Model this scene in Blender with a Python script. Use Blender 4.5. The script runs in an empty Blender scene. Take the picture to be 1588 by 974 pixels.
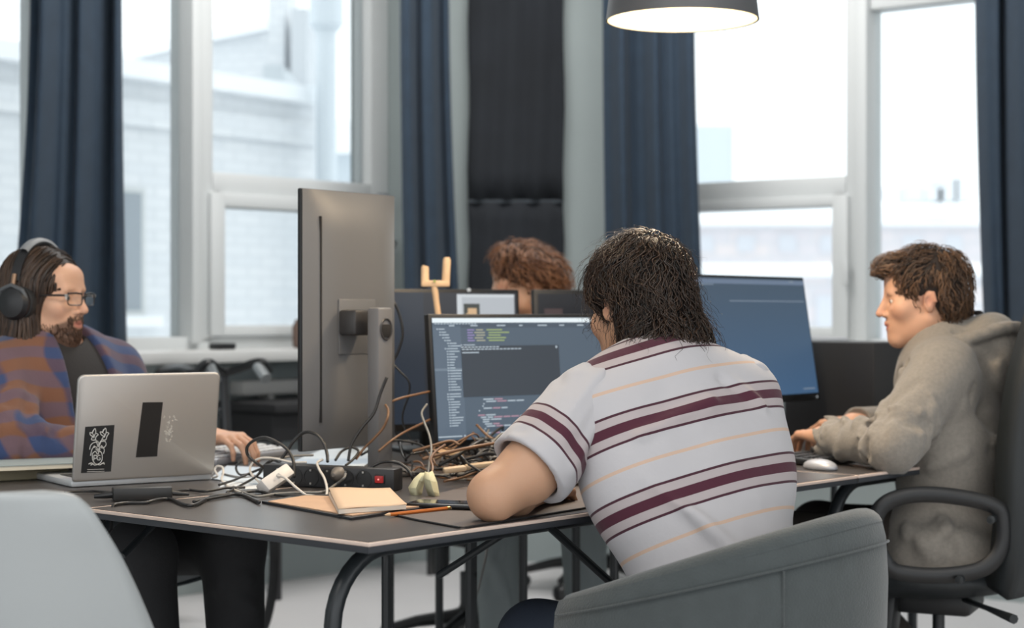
import bpy, bmesh, math, random
import numpy as np
from mathutils import Matrix, Vector

C = bpy.context.scene.collection
SC = bpy.context.scene
PI = math.pi
FPX, CX, HZ, HC = 2700.0, 794.0, 487.0, 1.12     # focal length in pixels, principal column, horizon row, camera height

# ------------------------------------------------------------------ camera, world, lights, exposure
cam_d = bpy.data.cameras.new('camera'); cam = bpy.data.objects.new('camera', cam_d); C.objects.link(cam)
cam.location = (0, 0, HC); cam.rotation_euler = (PI/2, 0, 0)
cam_d.sensor_width = 36.0; cam_d.lens = FPX/1588*36.0
cam_d.clip_start = 0.05; cam_d.clip_end = 500
cam_d.dof.use_dof = True; cam_d.dof.focus_distance = 3.4; cam_d.dof.aperture_fstop = 3.4
SC.camera = cam
SC.view_settings.view_transform = 'Standard'; SC.view_settings.look = 'None'
SC.view_settings.gamma = 1; SC.view_settings.use_curve_mapping = False
SC.view_settings.exposure = 0.0

w = bpy.data.worlds.new('overcast_sky'); SC.world = w; w.use_nodes = True
bg = w.node_tree.nodes['Background']
bg.inputs[0].default_value = (0.93, 0.97, 1.0, 1); bg.inputs[1].default_value = 1.7

def area(name, loc, target, size, power, col=(1, 1, 1)):
    d = bpy.data.lights.new(name, 'AREA'); d.shape = 'RECTANGLE'; d.size, d.size_y = size
    d.energy = power; d.color = col
    o = bpy.data.objects.new(name, d); C.objects.link(o); o.location = loc
    o.rotation_euler = (Vector(target)-Vector(loc)).to_track_quat('-Z', 'Y').to_euler()
    return o
# unseen fill lights under the ceiling, added to brighten the room
area('ceiling_fill_light', (-1.0, 1.0, 3.5), (-1.0, 1.6, 0), (2.4, 1.2), 46, (1.0, 0.97, 0.93))
area('ceiling_fill_light', (1.8, 1.0, 3.5), (1.8, 1.6, 0), (2.4, 1.2), 46, (1.0, 0.97, 0.93))
area('ceiling_fill_light', (0.1, 6.2, 3.5), (0.1, 6.3, 0), (2.4, 1.2), 85, (1.0, 0.98, 0.95))

# ------------------------------------------------------------------ helpers
def A(px, py, Y):
    return np.array(((px-CX)/FPX*Y, Y, HC-(py-HZ)/FPX*Y))
def D(px, py, z=0.742):
    return A(px, py, (HC-z)*FPX/(py-HZ))
P0 = np.array((-0.237, 2.88, 0.0)); U = np.array((0.656, 0.755, 0.0)); V = np.array((-0.755, 0.656, 0.0))
def P(s, v, z): return P0+U*s+V*v+np.array((0, 0, z))
UANG = math.atan2(U[1], U[0])

def lin(c):
    c = c/255.0
    return c/12.92 if c <= 0.04045 else ((c+0.055)/1.055)**2.4
def rgb(r, g, b): return (lin(r), lin(g), lin(b), 1.0)

MATS = {}
def mat(name, col, rough=0.5, metal=0.0, var=0.0, vscale=6.0, bump=0.0, bscale=60.0, spec=0.5, col2=None, sheen=0.0, coat=0.0):
    if name in MATS: return MATS[name]
    m = bpy.data.materials.new(name); m.use_nodes = True; MATS[name] = m
    nt = m.node_tree; b = nt.nodes['Principled BSDF']
    b.inputs['Base Color'].default_value = col; b.inputs['Roughness'].default_value = rough
    b.inputs['Metallic'].default_value = metal; b.inputs['Specular IOR Level'].default_value = spec
    if sheen: b.inputs['Sheen Weight'].default_value = sheen
    if coat: b.inputs['Coat Weight'].default_value = coat
    if var or bump: tc = nt.nodes.new('ShaderNodeTexCoord')
    if var:
        n = nt.nodes.new('ShaderNodeTexNoise'); n.inputs['Scale'].default_value = vscale; n.inputs['Detail'].default_value = 4
        nt.links.new(tc.outputs['Object'], n.inputs['Vector'])
        r = nt.nodes.new('ShaderNodeValToRGB')
        c2 = col2 or tuple(x*(1-var) for x in col[:3])+(1,)
        r.color_ramp.elements[0].color = c2; r.color_ramp.elements[0].position = 0.32
        r.color_ramp.elements[1].color = col; r.color_ramp.elements[1].position = 0.68
        nt.links.new(n.outputs['Fac'], r.inputs['Fac']); nt.links.new(r.outputs['Color'], b.inputs['Base Color'])
    if bump:
        n2 = nt.nodes.new('ShaderNodeTexNoise'); n2.inputs['Scale'].default_value = bscale; n2.inputs['Detail'].default_value = 3
        nt.links.new(tc.outputs['Object'], n2.inputs['Vector'])
        bp = nt.nodes.new('ShaderNodeBump'); bp.inputs['Strength'].default_value = bump; bp.inputs['Distance'].default_value = 0.004
        nt.links.new(n2.outputs['Fac'], bp.inputs['Height']); nt.links.new(bp.outputs['Normal'], b.inputs['Normal'])
    return m
def emit(name, col, strength, gloss=True):
    if name in MATS: return MATS[name]
    m = mat(name, (0.01, 0.01, 0.012, 1), 0.35 if gloss else 0.9)
    b = m.node_tree.nodes['Principled BSDF']
    b.inputs['Emission Color'].default_value = col; b.inputs['Emission Strength'].default_value = strength
    return m
def attr_mat(name, attr, rough, sheen=0.0, spec=0.5, bump=0.0, bscale=200.0, sss=0.0):
    m = mat(name, (1, 1, 1, 1), rough, spec=spec, sheen=sheen, bump=bump, bscale=bscale)
    nt = m.node_tree; a = nt.nodes.new('ShaderNodeAttribute'); a.attribute_name = attr
    b = nt.nodes['Principled BSDF']; nt.links.new(a.outputs['Color'], b.inputs['Base Color'])
    if sss:
        b.inputs['Subsurface Weight'].default_value = sss; b.inputs['Subsurface Radius'].default_value = (0.012, 0.004, 0.002)
        b.inputs['Subsurface Scale'].default_value = 0.5
    return m
def glass_mat():
    m = bpy.data.materials.new('window_glass'); m.use_nodes = True; nt = m.node_tree
    for n in list(nt.nodes): nt.nodes.remove(n)
    o = nt.nodes.new('ShaderNodeOutputMaterial'); mx = nt.nodes.new('ShaderNodeMixShader')
    t = nt.nodes.new('ShaderNodeBsdfTransparent'); g = nt.nodes.new('ShaderNodeBsdfGlossy'); f = nt.nodes.new('ShaderNodeFresnel')
    t.inputs[0].default_value = (0.96, 0.98, 0.98, 1); g.inputs['Roughness'].default_value = 0.02; f.inputs[0].default_value = 1.3
    nt.links.new(f.outputs[0], mx.inputs[0]); nt.links.new(t.outputs[0], mx.inputs[1]); nt.links.new(g.outputs[0], mx.inputs[2])
    nt.links.new(mx.outputs[0], o.inputs[0]); return m
GLASS = glass_mat()

def thing(name, label, cat, loc=(0, 0, 0), rotz=0.0, group=None, kind=None):
    o = bpy.data.objects.new(name, None); C.objects.link(o); o.location = loc; o.rotation_euler = (0, 0, rotz)
    o.empty_display_size = 0.1
    if label: o['label'] = label
    if cat: o['category'] = cat
    if group: o['group'] = group
    if kind: o['kind'] = kind
    return o
def tag(o, label, cat, group=None, kind=None):
    o['label'] = label; o['category'] = cat
    if group: o['group'] = group
    if kind: o['kind'] = kind
    return o
def wmat(o):
    m = Matrix.Translation(o.location) @ o.rotation_euler.to_matrix().to_4x4()
    return wmat(o.parent) @ m if o.parent else m
def dup(o, parent=None):
    c = o.copy(); C.objects.link(c); c.parent = parent
    for ch in list(o.children): dup(ch, c)
    return c

def np_mesh(name, v, quads, mats, parent=None, world=True, smooth=True, base=None, attrs=None, midx=None, sharp=None):
    v = np.asarray(v, dtype=np.float64)
    if parent is not None and world:
        M = np.array(wmat(parent).inverted()); v = v @ M[:3, :3].T + M[:3, 3]
    loc = (0, 0, 0)
    if base is not None: loc = tuple(base); v = v-np.asarray(base)
    me = bpy.data.meshes.new(name)
    q = np.asarray(quads, dtype=np.int32); k = q.shape[1]
    me.vertices.add(len(v)); me.vertices.foreach_set('co', v.astype(np.float32).ravel())
    me.loops.add(q.size); me.loops.foreach_set('vertex_index', q.ravel())
    me.polygons.add(len(q)); me.polygons.foreach_set('loop_start', np.arange(len(q), dtype=np.int32)*k)
    me.polygons.foreach_set('loop_total', np.full(len(q), k, dtype=np.int32))
    me.update(calc_edges=True); me.validate()
    if smooth: me.polygons.foreach_set('use_smooth', np.ones(len(me.polygons), dtype=bool))
    for an, (ty, arr) in (attrs or {}).items():
        at = me.attributes.new(an, ty, 'POINT')
        arr = np.asarray(arr, dtype=np.float32)
        at.data.foreach_set('color' if ty == 'FLOAT_COLOR' else 'value', arr.ravel())
    for m in (mats if isinstance(mats, (list, tuple)) else [mats]): me.materials.append(m)
    if midx is not None: me.polygons.foreach_set('material_index', np.asarray(midx, dtype=np.int32))
    if sharp: me.set_sharp_from_angle(angle=sharp)
    me.update()
    o = bpy.data.objects.new(name, me); C.objects.link(o); o.location = loc
    if parent is not None: o.parent = parent
    return o

def rotm(rx=0, ry=0, rz=0):
    return np.array((Matrix.Rotation(rz, 3, 'Z') @ Matrix.Rotation(ry, 3, 'Y') @ Matrix.Rotation(rx, 3, 'X')))
def nrm(a):
    a = np.asarray(a, float); return a/np.linalg.norm(a)
def spline(pts, n=8):
    p = [np.asarray(q, float) for q in pts]
    if len(p) < 3: return p
    p = [2*p[0]-p[1]]+p+[2*p[-1]-p[-2]]; out = []
    for i in range(1, len(p)-2):
        a, b, c, d = p[i-1:i+3]
        for t in np.linspace(0, 1, n, endpoint=False):
            out.append(0.5*((2*b)+(-a+c)*t+(2*a-5*b+4*c-d)*t*t+(-a+3*b-3*c+d)*t**3))
    out.append(p[-2]); return out

class MB:
    def __init__(s): s.v = []; s.f = []
    def add(s, v, f):
        n = len(s.v); s.v += [tuple(map(float, q)) for q in v]; s.f += [tuple(i+n for i in q) for q in f]; return s
    def box(s, c, size, R=None, bevel=0.0, seg=2):
        c = np.asarray(c, float); R = np.eye(3) if R is None else R
        if bevel <= 0:
            h = np.asarray(size, float)/2
            v = [c+R @ (h*np.array(k)) for k in ((-1,-1,-1),(1,-1,-1),(1,1,-1),(-1,1,-1),(-1,-1,1),(1,-1,1),(1,1,1),(-1,1,1))]
            return s.add(v, [(0,3,2,1),(4,5,6,7),(0,1,5,4),(1,2,6,5),(2,3,7,6),(3,0,4,7)])
        bm = bmesh.new(); bmesh.ops.create_cube(bm, size=1.0)
        for q in bm.verts: q.co = Vector((q.co.x*size[0], q.co.y*size[1], q.co.z*size[2]))
        bmesh.ops.bevel(bm, geom=list(bm.edges), offset=bevel, segments=seg, affect='EDGES', profile=0.5)
        bm.verts.index_update()
        v = [c+R @ np.array(q.co) for q in bm.verts]; f = [[q.index for q in g.verts] for g in bm.faces]; bm.free()
        return s.add(v, f)
    def box2(s, lo, hi, bevel=0.0):
        lo = np.asarray(lo, float); hi = np.asarray(hi, float); return s.box((lo+hi)/2, hi-lo, None, bevel)
    def tube(s, pts, r, n=8, caps=True, flat=None):
        pts = [np.asarray(p, float) for p in pts]; m = len(pts)
        rr = r if hasattr(r, '__len__') else [r]*m
        t0 = nrm(pts[1]-pts[0]); a = np.array((0, 0, 1.0)) if abs(t0[2]) < 0.9 else np.array((1.0, 0, 0))
        x = nrm(np.cross(t0, a)); vs = []; 
        for i in range(m):
            t = pts[min(i+1, m-1)]-pts[max(i-1, 0)]
            if np.linalg.norm(t) < 1e-9: t = t0
            t = nrm(t); x = x-t*np.dot(x, t); x = nrm(x); y = np.cross(t, x)
            for k in range(n):
                an = 2*PI*k/n; f2 = 1.0 if flat is None else flat
                vs.append(pts[i]+rr[i]*(math.cos(an)*x+f2*math.sin(an)*y))
        f = [(i*n+k, i*n+(k+1) % n, (i+1)*n+(k+1) % n, (i+1)*n+k) for i in range(m-1) for k in range(n)]
        if caps: f += [tuple(range(n))[::-1], tuple(range((m-1)*n, m*n))]
        return s.add(vs, f)
    def lathe(s, prof, c=(0, 0, 0), n=24, R=None, caps=True):
        R = np.eye(3) if R is None else R; c = np.asarray(c, float); m = len(prof)
        v = [c+R @ np.array((r*math.cos(2*PI*k/n), r*math.sin(2*PI*k/n), z)) for r, z in prof for k in range(n)]
        f = [(i*n+k, i*n+(k+1) % n, (i+1)*n+(k+1) % n, (i+1)*n+k) for i in range(m-1) for k in range(n)]
        if caps: f += [tuple(range(n))[::-1], tuple(range((m-1)*n, m*n))]
        return s.add(v, f)
    def grid(s, G, wrap=False):
        G = np.asarray(G, float); m, n = G.shape[:2]
        f = [(i*n+k, i*n+(k+1) % n, (i+1)*n+(k+1) % n, (i+1)*n+k) for i in range(m-1) for k in range(n if wrap else n-1)]
        return s.add(G.reshape(-1, 3), f)
    def poly(s, pts, thick, nvec):
        n = len(pts); nvec = np.asarray(nvec, float); a = [np.asarray(p, float) for p in pts]
        v = a+[p-nvec*thick for p in a]
        f = [tuple(range(n)), tuple(range(2*n-1, n-1, -1))]+[(i, n+i, n+(i+1) % n, (i+1) % n) for i in range(n)]
        return s.add(v, f)
    def build(s, name, m, parent=None, world=True, smooth=True, angle=0.6, base=None, solid=0.0, offset=0.0):
        v = np.asarray(s.v, float); loc = (0, 0, 0)
        if parent is not None and world:
            M = np.array(wmat(parent).inverted()); v = v @ M[:3, :3].T+M[:3, 3]
        if base is not None: loc = tuple(map(float, base)); v = v-np.asarray(base, float)
        me = bpy.data.meshes.new(name); me.from_pydata([tuple(q) for q in v], [], s.f)
        bm = bmesh.new(); bm.from_mesh(me); bmesh.ops.recalc_face_normals(bm, faces=bm.faces); bm.to_mesh(me); bm.free()
        me.materials.append(m)
        if smooth:
            me.polygons.foreach_set('use_smooth', np.ones(len(me.polygons), dtype=bool)); me.set_sharp_from_angle(angle=angle)
        me.update(); o = bpy.data.objects.new(name, me); C.objects.link(o); o.location = loc
        if parent is not None: o.parent = parent
        if solid:
            q = o.modifiers.new('thickness', 'SOLIDIFY'); q.thickness = solid; q.offset = offset
        return o

# ------------------------------------------------------------------ signed-distance sculpting
def ell(c, r, R=None):
    c = np.asarray(c, float); r = np.asarray(r, float); R = np.eye(3) if R is None else np.asarray(R)
    ext = np.sqrt((R**2) @ (r**2))
    def f(x, y, z):
        dx, dy, dz = x-c[0], y-c[1], z-c[2]
        a = (R[0, 0]*dx+R[1, 0]*dy+R[2, 0]*dz); b = (R[0, 1]*dx+R[1, 1]*dy+R[2, 1]*dz); d = (R[0, 2]*dx+R[1, 2]*dy+R[2, 2]*dz)
        k0 = np.sqrt((a/r[0])**2+(b/r[1])**2+(d/r[2])**2); k1 = np.sqrt((a/r[0]**2)**2+(b/r[1]**2)**2+(d/r[2]**2)**2)
        return k0*(k0-1)/(k1+1e-9)
    return f, c-ext, c+ext
def cone(a, b, ra, rb=None):
    a = np.asarray(a, float); b = np.asarray(b, float); rb = ra if rb is None else rb
    d = b-a; L = float(d @ d)+1e-12
    def f(x, y, z):
        px, py, pz = x-a[0], y-a[1], z-a[2]
        t = np.clip((px*d[0]+py*d[1]+pz*d[2])/L, 0, 1)
        return np.sqrt((px-t*d[0])**2+(py-t*d[1])**2+(pz-t*d[2])**2)-(ra+t*(rb-ra))
    m = max(ra, rb); return f, np.minimum(a, b)-m, np.maximum(a, b)+m
def flat(a, b, A1, B1, A2, B2, side):
    a = np.asarray(a, float); b = np.asarray(b, float); d = b-a; L = float(d @ d)+1e-12; S = nrm(side)
    def f(x, y, z):
        px, py, pz = x-a[0], y-a[1], z-a[2]
        t = np.clip((px*d[0]+py*d[1]+pz*d[2])/L, 0, 1)
        ox, oy, oz = px-t*d[0], py-t*d[1], pz-t*d[2]
        os_ = ox*S[0]+oy*S[1]+oz*S[2]; rest = np.maximum(ox*ox+oy*oy+oz*oz-os_*os_, 0)
        AA = A1+t*(A2-A1); BB = B1+t*(B2-B1)
        return (np.sqrt((os_/AA)**2+rest/BB**2)-1)*np.minimum(AA, BB)
    m = max(A1, B1, A2, B2); return f, np.minimum(a, b)-m, np.maximum(a, b)+m
def half(pt, n):    # half space on the +n side, for cutting
    pt = np.asarray(pt, float); n = nrm(n)
    def f(x, y, z): return -((x-pt[0])*n[0]+(y-pt[1])*n[1]+(z-pt[2])*n[2])
    return f, np.full(3, -1e3), np.full(3, 1e3)
class SDF:
    def __init__(s): s.ops = []
    def u(s, p, k=0.0): s.ops.append((p, 0, k)); return s
    def s(s, p, k=0.0): s.ops.append((p, 1, k)); return s
    def bump(s, a, b, amp, wd):      # gaussian ridge (amp > 0) or crease (amp < 0) along a segment
        p = cone(a, b, 0.0); s.ops.append(((p[0], p[1]-2.2*wd, p[2]+2.2*wd), 2, (amp, wd))); return s
    @staticmethod
    def comb(D, d, op, k):
        if op == 2: return D-k[0]*np.exp(-(d/k[1])**2)
        if op == 0:
            if k <= 0: return np.minimum(D, d)
            h = np.maximum(k-np.abs(D-d), 0)/k; return np.minimum(D, d)-h*h*k*0.25
        d = -d
        if k <= 0: return np.maximum(D, d)
        h = np.maximum(k-np.abs(D-d), 0)/k; return np.maximum(D, d)+h*h*k*0.25
    def ev(s, Q):
        D_ = np.full(len(Q), 1.0)
        for (p, op, k) in s.ops: D_ = s.comb(D_, p[0](Q[:, 0], Q[:, 1], Q[:, 2]), op, k)
        return D_
    def grad(s, Q, e=0.003):
        g = np.stack([s.ev(Q+np.eye(3)[i]*e)-s.ev(Q-np.eye(3)[i]*e) for i in range(3)], 1)
        return g/(np.linalg.norm(g, axis=1, keepdims=True)+1e-9)
    def mesh(s, h):
        un = [p for p, op, k in s.ops if op == 0]
        lo = np.min([p[1] for p in un], 0)-4*h-0.01; hi = np.max([p[2] for p in un], 0)+4*h+0.01
        n = np.ceil((hi-lo)/h).astype(int)+1
        ax = [(lo[i]+np.arange(n[i])*h) for i in range(3)]
        G = np.full(n, 0.5, dtype=np.float32)
        for (p, op, k) in s.ops:
            pad = (0 if op == 2 else k)+3*h
            i0 = np.clip(np.floor((p[1]-pad-lo)/h).astype(int), 0, n-1); i1 = np.clip(np.ceil((p[2]+pad-lo)/h).astype(int)+1, 1, n)
            sl = tuple(slice(i0[i], i1[i]) for i in range(3))
            x = ax[0][sl[0]].astype(np.float32)[:, None, None]; y = ax[1][sl[1]].astype(np.float32)[None, :, None]; z = ax[2][sl[2]].astype(np.float32)[None, None, :]
            G[sl] = s.comb(G[sl], p[0](x, y, z).astype(np.float32), op, k)
        return nets(G, lo, h)
def nets(G, lo, h):
    ins = G < 0; n = G.shape
    c = np.zeros((n[0]-1, n[1]-1, n[2]-1), dtype=np.uint8)
    cor = [(i, j, k) for i in (0, 1) for j in (0, 1) for k in (0, 1)]
    for (i, j, k) in cor: c += ins[i:n[0]-1+i, j:n[1]-1+j, k:n[2]-1+k]
    act = np.nonzero((c > 0) & (c < 8)); I = np.stack(act, 1)
    def g(o): return G[act[0]+o[0], act[1]+o[1], act[2]+o[2]]
    vals = {o: g(o) for o in cor}
    pos = np.zeros((len(I), 3)); cnt = np.zeros(len(I))
    for a in cor:
        for axis in range(3):
            if a[axis] == 0:
                b = list(a); b[axis] = 1; b = tuple(b)
                m = (vals[a] < 0) != (vals[b] < 0)
                t = np.where(m, vals[a]/np.where(m, vals[a]-vals[b], 1), 0)
                q = np.array(a, float)[None, :]+t[:, None]*(np.array(b)-np.array(a))[None, :]
                pos += q*m[:, None]; cnt += m
    v = (I+pos/cnt[:, None])*h+lo
    idx = np.full(c.shape, -1, dtype=np.int32); idx[act] = np.arange(len(I))
    Q = []
    for axis in range(3):
        b = [0, 0, 0]; b[axis] = 1; j, k = (axis+1) % 3, (axis+2) % 3
        m = ((vals[(0, 0, 0)] < 0) != (vals[tuple(b)] < 0)) & (I[:, j] > 0) & (I[:, k] > 0)
        S = I[m]; inside = vals[(0, 0, 0)][m] < 0
        def at(dj, dk):
            T = S.copy(); T[:, j] += dj; T[:, k] += dk; return idx[T[:, 0], T[:, 1], T[:, 2]]
        q = np.stack([at(-1, -1), at(0, -1), at(0, 0), at(-1, 0)], 1)
        q[~inside] = q[~inside][:, ::-1]; Q.append(q)
    return v, np.concatenate(Q)
# ------------------------------------------------------------------ materials
M_floor = mat('floor_concrete', rgb(214, 213, 214), 0.5, var=0.06, vscale=1.6, bump=0.05, bscale=30)
M_wall = mat('wall_plaster', rgb(150, 159, 159), 0.85, var=0.06, vscale=3, bump=0.15, bscale=25)
M_frame = mat('window_paint', rgb(205, 208, 208), 0.45)
M_sill = mat('sill_stone', rgb(208, 208, 206), 0.35, var=0.05)
M_ceil = mat('ceiling_paint', rgb(200, 200, 198), 0.9)
M_curt = mat('curtain_cloth', rgb(40, 56, 72), 0.9, sheen=0.05, var=0.15, vscale=14, bump=0.2, bscale=400)
M_black = mat('black_plastic', rgb(23, 24, 26), 0.42, bump=0.05, bscale=300)
M_blackm = mat('black_metal', rgb(34, 38, 41), 0.35, spec=0.5)
M_desk = mat('desk_laminate', rgb(74, 70, 69), 0.30, spec=0.65, var=0.18, vscale=9, bump=0.03, bscale=120)
M_edge = mat('desk_edge', rgb(206, 186, 174), 0.6, var=0.12, vscale=20)
M_deskside = mat('desk_side', rgb(44, 47, 52), 0.6)
M_snow = mat('snow', rgb(246, 248, 250), 0.9)
M_alu = mat('aluminium', rgb(176, 172, 168), 0.38, metal=0.65, bump=0.02, bscale=500)
M_wood = mat('pale_wood', rgb(226, 190, 150), 0.6, var=0.2, vscale=18)

# ------------------------------------------------------------------ setting
def st(o): o['kind'] = 'structure'; return o
st(MB().add([(-9, -3, 0), (9, -3, 0), (9, 9.5, 0), (-9, 9.5, 0), (-9, -3, -0.2), (9, -3, -0.2), (9, 9.5, -0.2), (-9, 9.5, -0.2)],
   [(0, 1, 2, 3), (7, 6, 5, 4), (0, 4, 5, 1), (1, 5, 6, 2), (2, 6, 7, 3), (3, 7, 4, 0)]).build('floor', M_floor, smooth=False))

class WF:   # a window wall: base point, direction along the wall, normal into the room
    def __init__(s, base, d, nin): s.b = np.array((base[0], base[1], 0.0)); s.d = nrm((d[0], d[1], 0)); s.n = nrm((nin[0], nin[1], 0)); s.R = np.stack([s.d, s.n, (0, 0, 1)], 1)
    def pt(s, t, o, z): return s.b+s.d*t+s.n*o+np.array((0, 0, z))
    def box(s, mb, t0, t1, z0, z1, o0, o1, bevel=0.0):
        return mb.box(s.pt((t0+t1)/2, (o0+o1)/2, (z0+z1)/2), (t1-t0, o1-o0, z1-z0), s.R, bevel)
    def t(s, px):
        m = (px-CX)/FPX; return (s.b[0]-m*s.b[1])/(m*s.d[1]-s.d[0])
WL = WF((-1.229, 7.0), (0.6606, 0.7507), (0.7507, -0.6606))
WR = WF((1.376, 7.2), (0.8, -0.6), (-0.6, -0.8))
ZC = 3.6
# left wall: opening t -2.05 .. 1.13
m_ = MB()
WL.box(m_, -9, -2.05, 0, ZC, -0.35, 0); WL.box(m_, -2.05, 1.125, 0, 0.93, -0.35, 0)
WL.box(m_, -2.05, 1.125, 3.3, ZC, -0.35, 0); WL.box(m_, 1.125, 1.34, 0, ZC, -0.35, 0)
st(m_.build('wall_left', M_wall, smooth=False))
m_ = MB()
WR.box(m_, -1.25, -1.03, 0, ZC, -0.35, 0); WR.box(m_, -1.03, 0.9, 0, 0.93, -0.35, 0)
WR.box(m_, -1.03, 0.9, 3.3, ZC, -0.35, 0); WR.box(m_, 0.9, 9, 0, ZC, -0.35, 0)
st(m_.build('wall_right', M_wall, smooth=False))
m_ = MB().add([(-0.46, 7.87, 0), (0.49, 7.85, 0), (0.75, 8.4, 0), (-0.7, 8.4, 0), (-0.46, 7.87, ZC), (0.49, 7.85, ZC), (0.75, 8.4, ZC), (-0.7, 8.4, ZC)],
   [(0, 3, 2, 1), (4, 5, 6, 7), (0, 1, 5, 4), (1, 2, 6, 5), (2, 3, 7, 6), (3, 0, 4, 7)])
st(m_.build('wall_corner', M_wall, smooth=False))
m_ = MB().box((0, 3.2, ZC+0.1), (18, 12.4, 0.2)); st(m_.build('ceiling', M_ceil, smooth=False))

def window(name, W, label, cells, bars, extra=()):
    t = thing(name, label, None, tuple(W.pt(0, 0, 0.95)), kind='structure')
    for (a0, a1, z0, z1, o0, o1, nm) in bars: W.box(MB(), a0, a1, z0, z1, o0, o1, 0.006).build(nm, M_frame, t, angle=0.5)
    for (a0, a1, z0, z1) in cells: W.box(MB(), a0-0.01, a1+0.01, z0-0.01, z1+0.01, -0.165, -0.155).build('pane', GLASS, t, smooth=False)
    return t
OB, OF = -0.22, -0.10    # outer and inner faces of the frames
a1, a2, a3 = WL.t(316), WL.t(355), WL.t(600)
bars = [(-2.05, 1.125, 0.93, 1.027, OB, OF, 'bottom_rail'), (-2.05, 1.125, 3.2, 3.3, OB, OF, 'top_rail'),
        (-2.05, -1.95, 1.0, 3.25, OB, OF, 'frame_post'), (a1, a1+0.05, 1.0, 3.25, OB, OF+0.03, 'mullion'), (a1+0.05, a2, 1.0, 3.25, OB, OF, 'mullion'),
        (a3, 1.125, 1.0, 3.25, OB, OF, 'frame_post'), (-0.72, -0.6, 1.0, 3.25, OB, OF, 'mullion'),
        (a2, a3, 1.62, 1.704, OB, OF, 'transom'),
        (a2+0.002, a3-0.002, 1.03, 1.072, OB, OF+0.025, 'sash_rail'), (a2+0.002, a3-0.002, 1.563, 1.62, OB, OF+0.025, 'sash_rail'),
        (a2-0.03, WL.t(368), 1.03, 1.62, OB, OF+0.026, 'sash_stile'), (a3-0.075, a3, 1.03, 1.62, OB, OF+0.026, 'sash_stile')]
window('window_1', WL, 'large white framed window left of the room corner, with low opening sash', 
       [(-1.95, -0.72, 1.02, 3.2), (-0.6, a1, 1.02, 3.2), (a2, a3, 1.7, 3.2), (a2+0.04, a3-0.075, 1.07, 1.565)], bars)
b1, b2, b3 = WR.t(1295), WR.t(1332), 0.80
bars = [(-1.03, 0.9, 0.93, 1.015, OB, OF, 'bottom_rail'), (-1.03, 0.9, 3.2, 3.3, OB, OF, 'top_rail'), (-1.03, -0.93, 1.0, 3.25, OB, OF, 'frame_post'),
        (b1, b1+0.055, 1.0, 3.25, OB, OF, 'mullion'), (b1+0.055, b2, 1.0, 3.25, OB, OF+0.03, 'mullion'), (b3, 0.9, 1.0, 3.25, OB, OF, 'frame_post'),
        (-0.93, b1, 1.62, 1.702, OB, OF, 'transom'), (b2, b3, 2.385, 2.46, OB, OF, 'transom'),
        (-0.928, b1-0.002, 1.02, 1.065, OB, OF+0.025, 'sash_rail'), (-0.928, b1-0.002, 1.575, 1.62, OB, OF+0.025, 'sash_rail'),
        (WR.t(1277), b1+0.02, 1.02, 1.62, OB, OF+0.026, 'sash_stile'), (-0.93, -0.87, 1.02, 1.62, OB, OF+0.026, 'sash_stile')]
wr_ = window('window_2', WR, 'large white framed window right of the room corner, looking over snowy roofs',
       [(-0.93, b1, 1.7, 3.2), (b2, b3, 1.01, 2.39), (b2, b3, 2.45, 3.2), (-0.88, b1-0.05, 1.06, 1.58)], bars)
m_ = MB(); WR.box(m_, b1+0.012, b1+0.03, 1.24, 1.34, OF+0.025, OF+0.05, 0.004); m_.build('handle', M_frame, wr_)
m_ = MB(); WL.box(m_, -2.05, 1.3, 0.93, 0.977, -0.12, 0.24, 0.006); st(m_.build('trim_1', M_sill))
m_ = MB(); WR.box(m_, -1.2, 1.2, 0.93, 0.975, -0.12, 0.20, 0.006); st(m_.build('trim_2', M_sill))

# ------------------------------------------------------------------ outside, seen through the glass
def brick_mat(name, c1, c2, c3, sc):
    m = mat(name, c1, 0.9); nt = m.node_tree; b = nt.nodes['Principled BSDF']
    tc = nt.nodes.new('ShaderNodeTexCoord'); br = nt.nodes.new('ShaderNodeTexBrick'); mp = nt.nodes.new('ShaderNodeMapping')
    mp.inputs['Rotation'].default_value = (PI/2, 0, 0)
    nt.links.new(tc.outputs['Object'], mp.inputs['Vector'])
    br.inputs['Color1'].default_value = c1; br.inputs['Color2'].default_value = c2; br.inputs['Mortar'].default_value = c3; br.inputs['Scale'].default_value = sc
    nt.links.new(mp.outputs['Vector'], br.inputs['Vector']); nt.links.new(br.outputs['Color'], b.inputs['Base Color']); return m
M_wb = brick_mat('white_brick', rgb(228, 230, 232), rgb(222, 225, 228), rgb(214, 217, 220), 3.0)
M_pb = brick_mat('hazed_facade', rgb(222, 214, 214), rgb(214, 210, 214), rgb(206, 206, 210), 0.5)  # distance haze put into the pale colours of the far houses
M_gl = mat('dark_window_glass', rgb(150, 158, 165), 0.3)
M_grey = mat('pale_grey_render', rgb(196, 204, 210), 0.9)
MB().box((0, 60, -8.1), (260, 130, 0.2)).build('snowy_ground', M_snow, smooth=False)['kind'] = 'structure'
bd = nrm((1.77, 2.42, 0)); bn = np.array((bd[1], -bd[0], 0))      # yard building: wall direction, normal to us
bR = np.stack([bd, bn, (0, 0, 1)], 1); B0 = np.array((-3.53, 12.0, 0.0))
def bt(px):
    m = (px-CX)/FPX; return (B0[0]-m*B0[1])/(m*bd[1]-bd[0])
def bz(px, py): 
    t = bt(px); return HC-(py-HZ)/FPX*(B0[1]+bd[1]*t)
def bbox(t0, t1, z0, z1, o0, o1, mb=None):
    return (mb or MB()).box(B0+bd*(t0+t1)/2+bn*(o0+o1)/2+np.array((0, 0, (z0+z1)/2)), (t1-t0, o1-o0, z1-z0), bR)
tE = bt(487)
yb = thing('brick_building', 'white painted brick building across the yard behind the left window', 'building', tuple(B0+np.array((0, 0, -8))))
zt = 2.86
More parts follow.
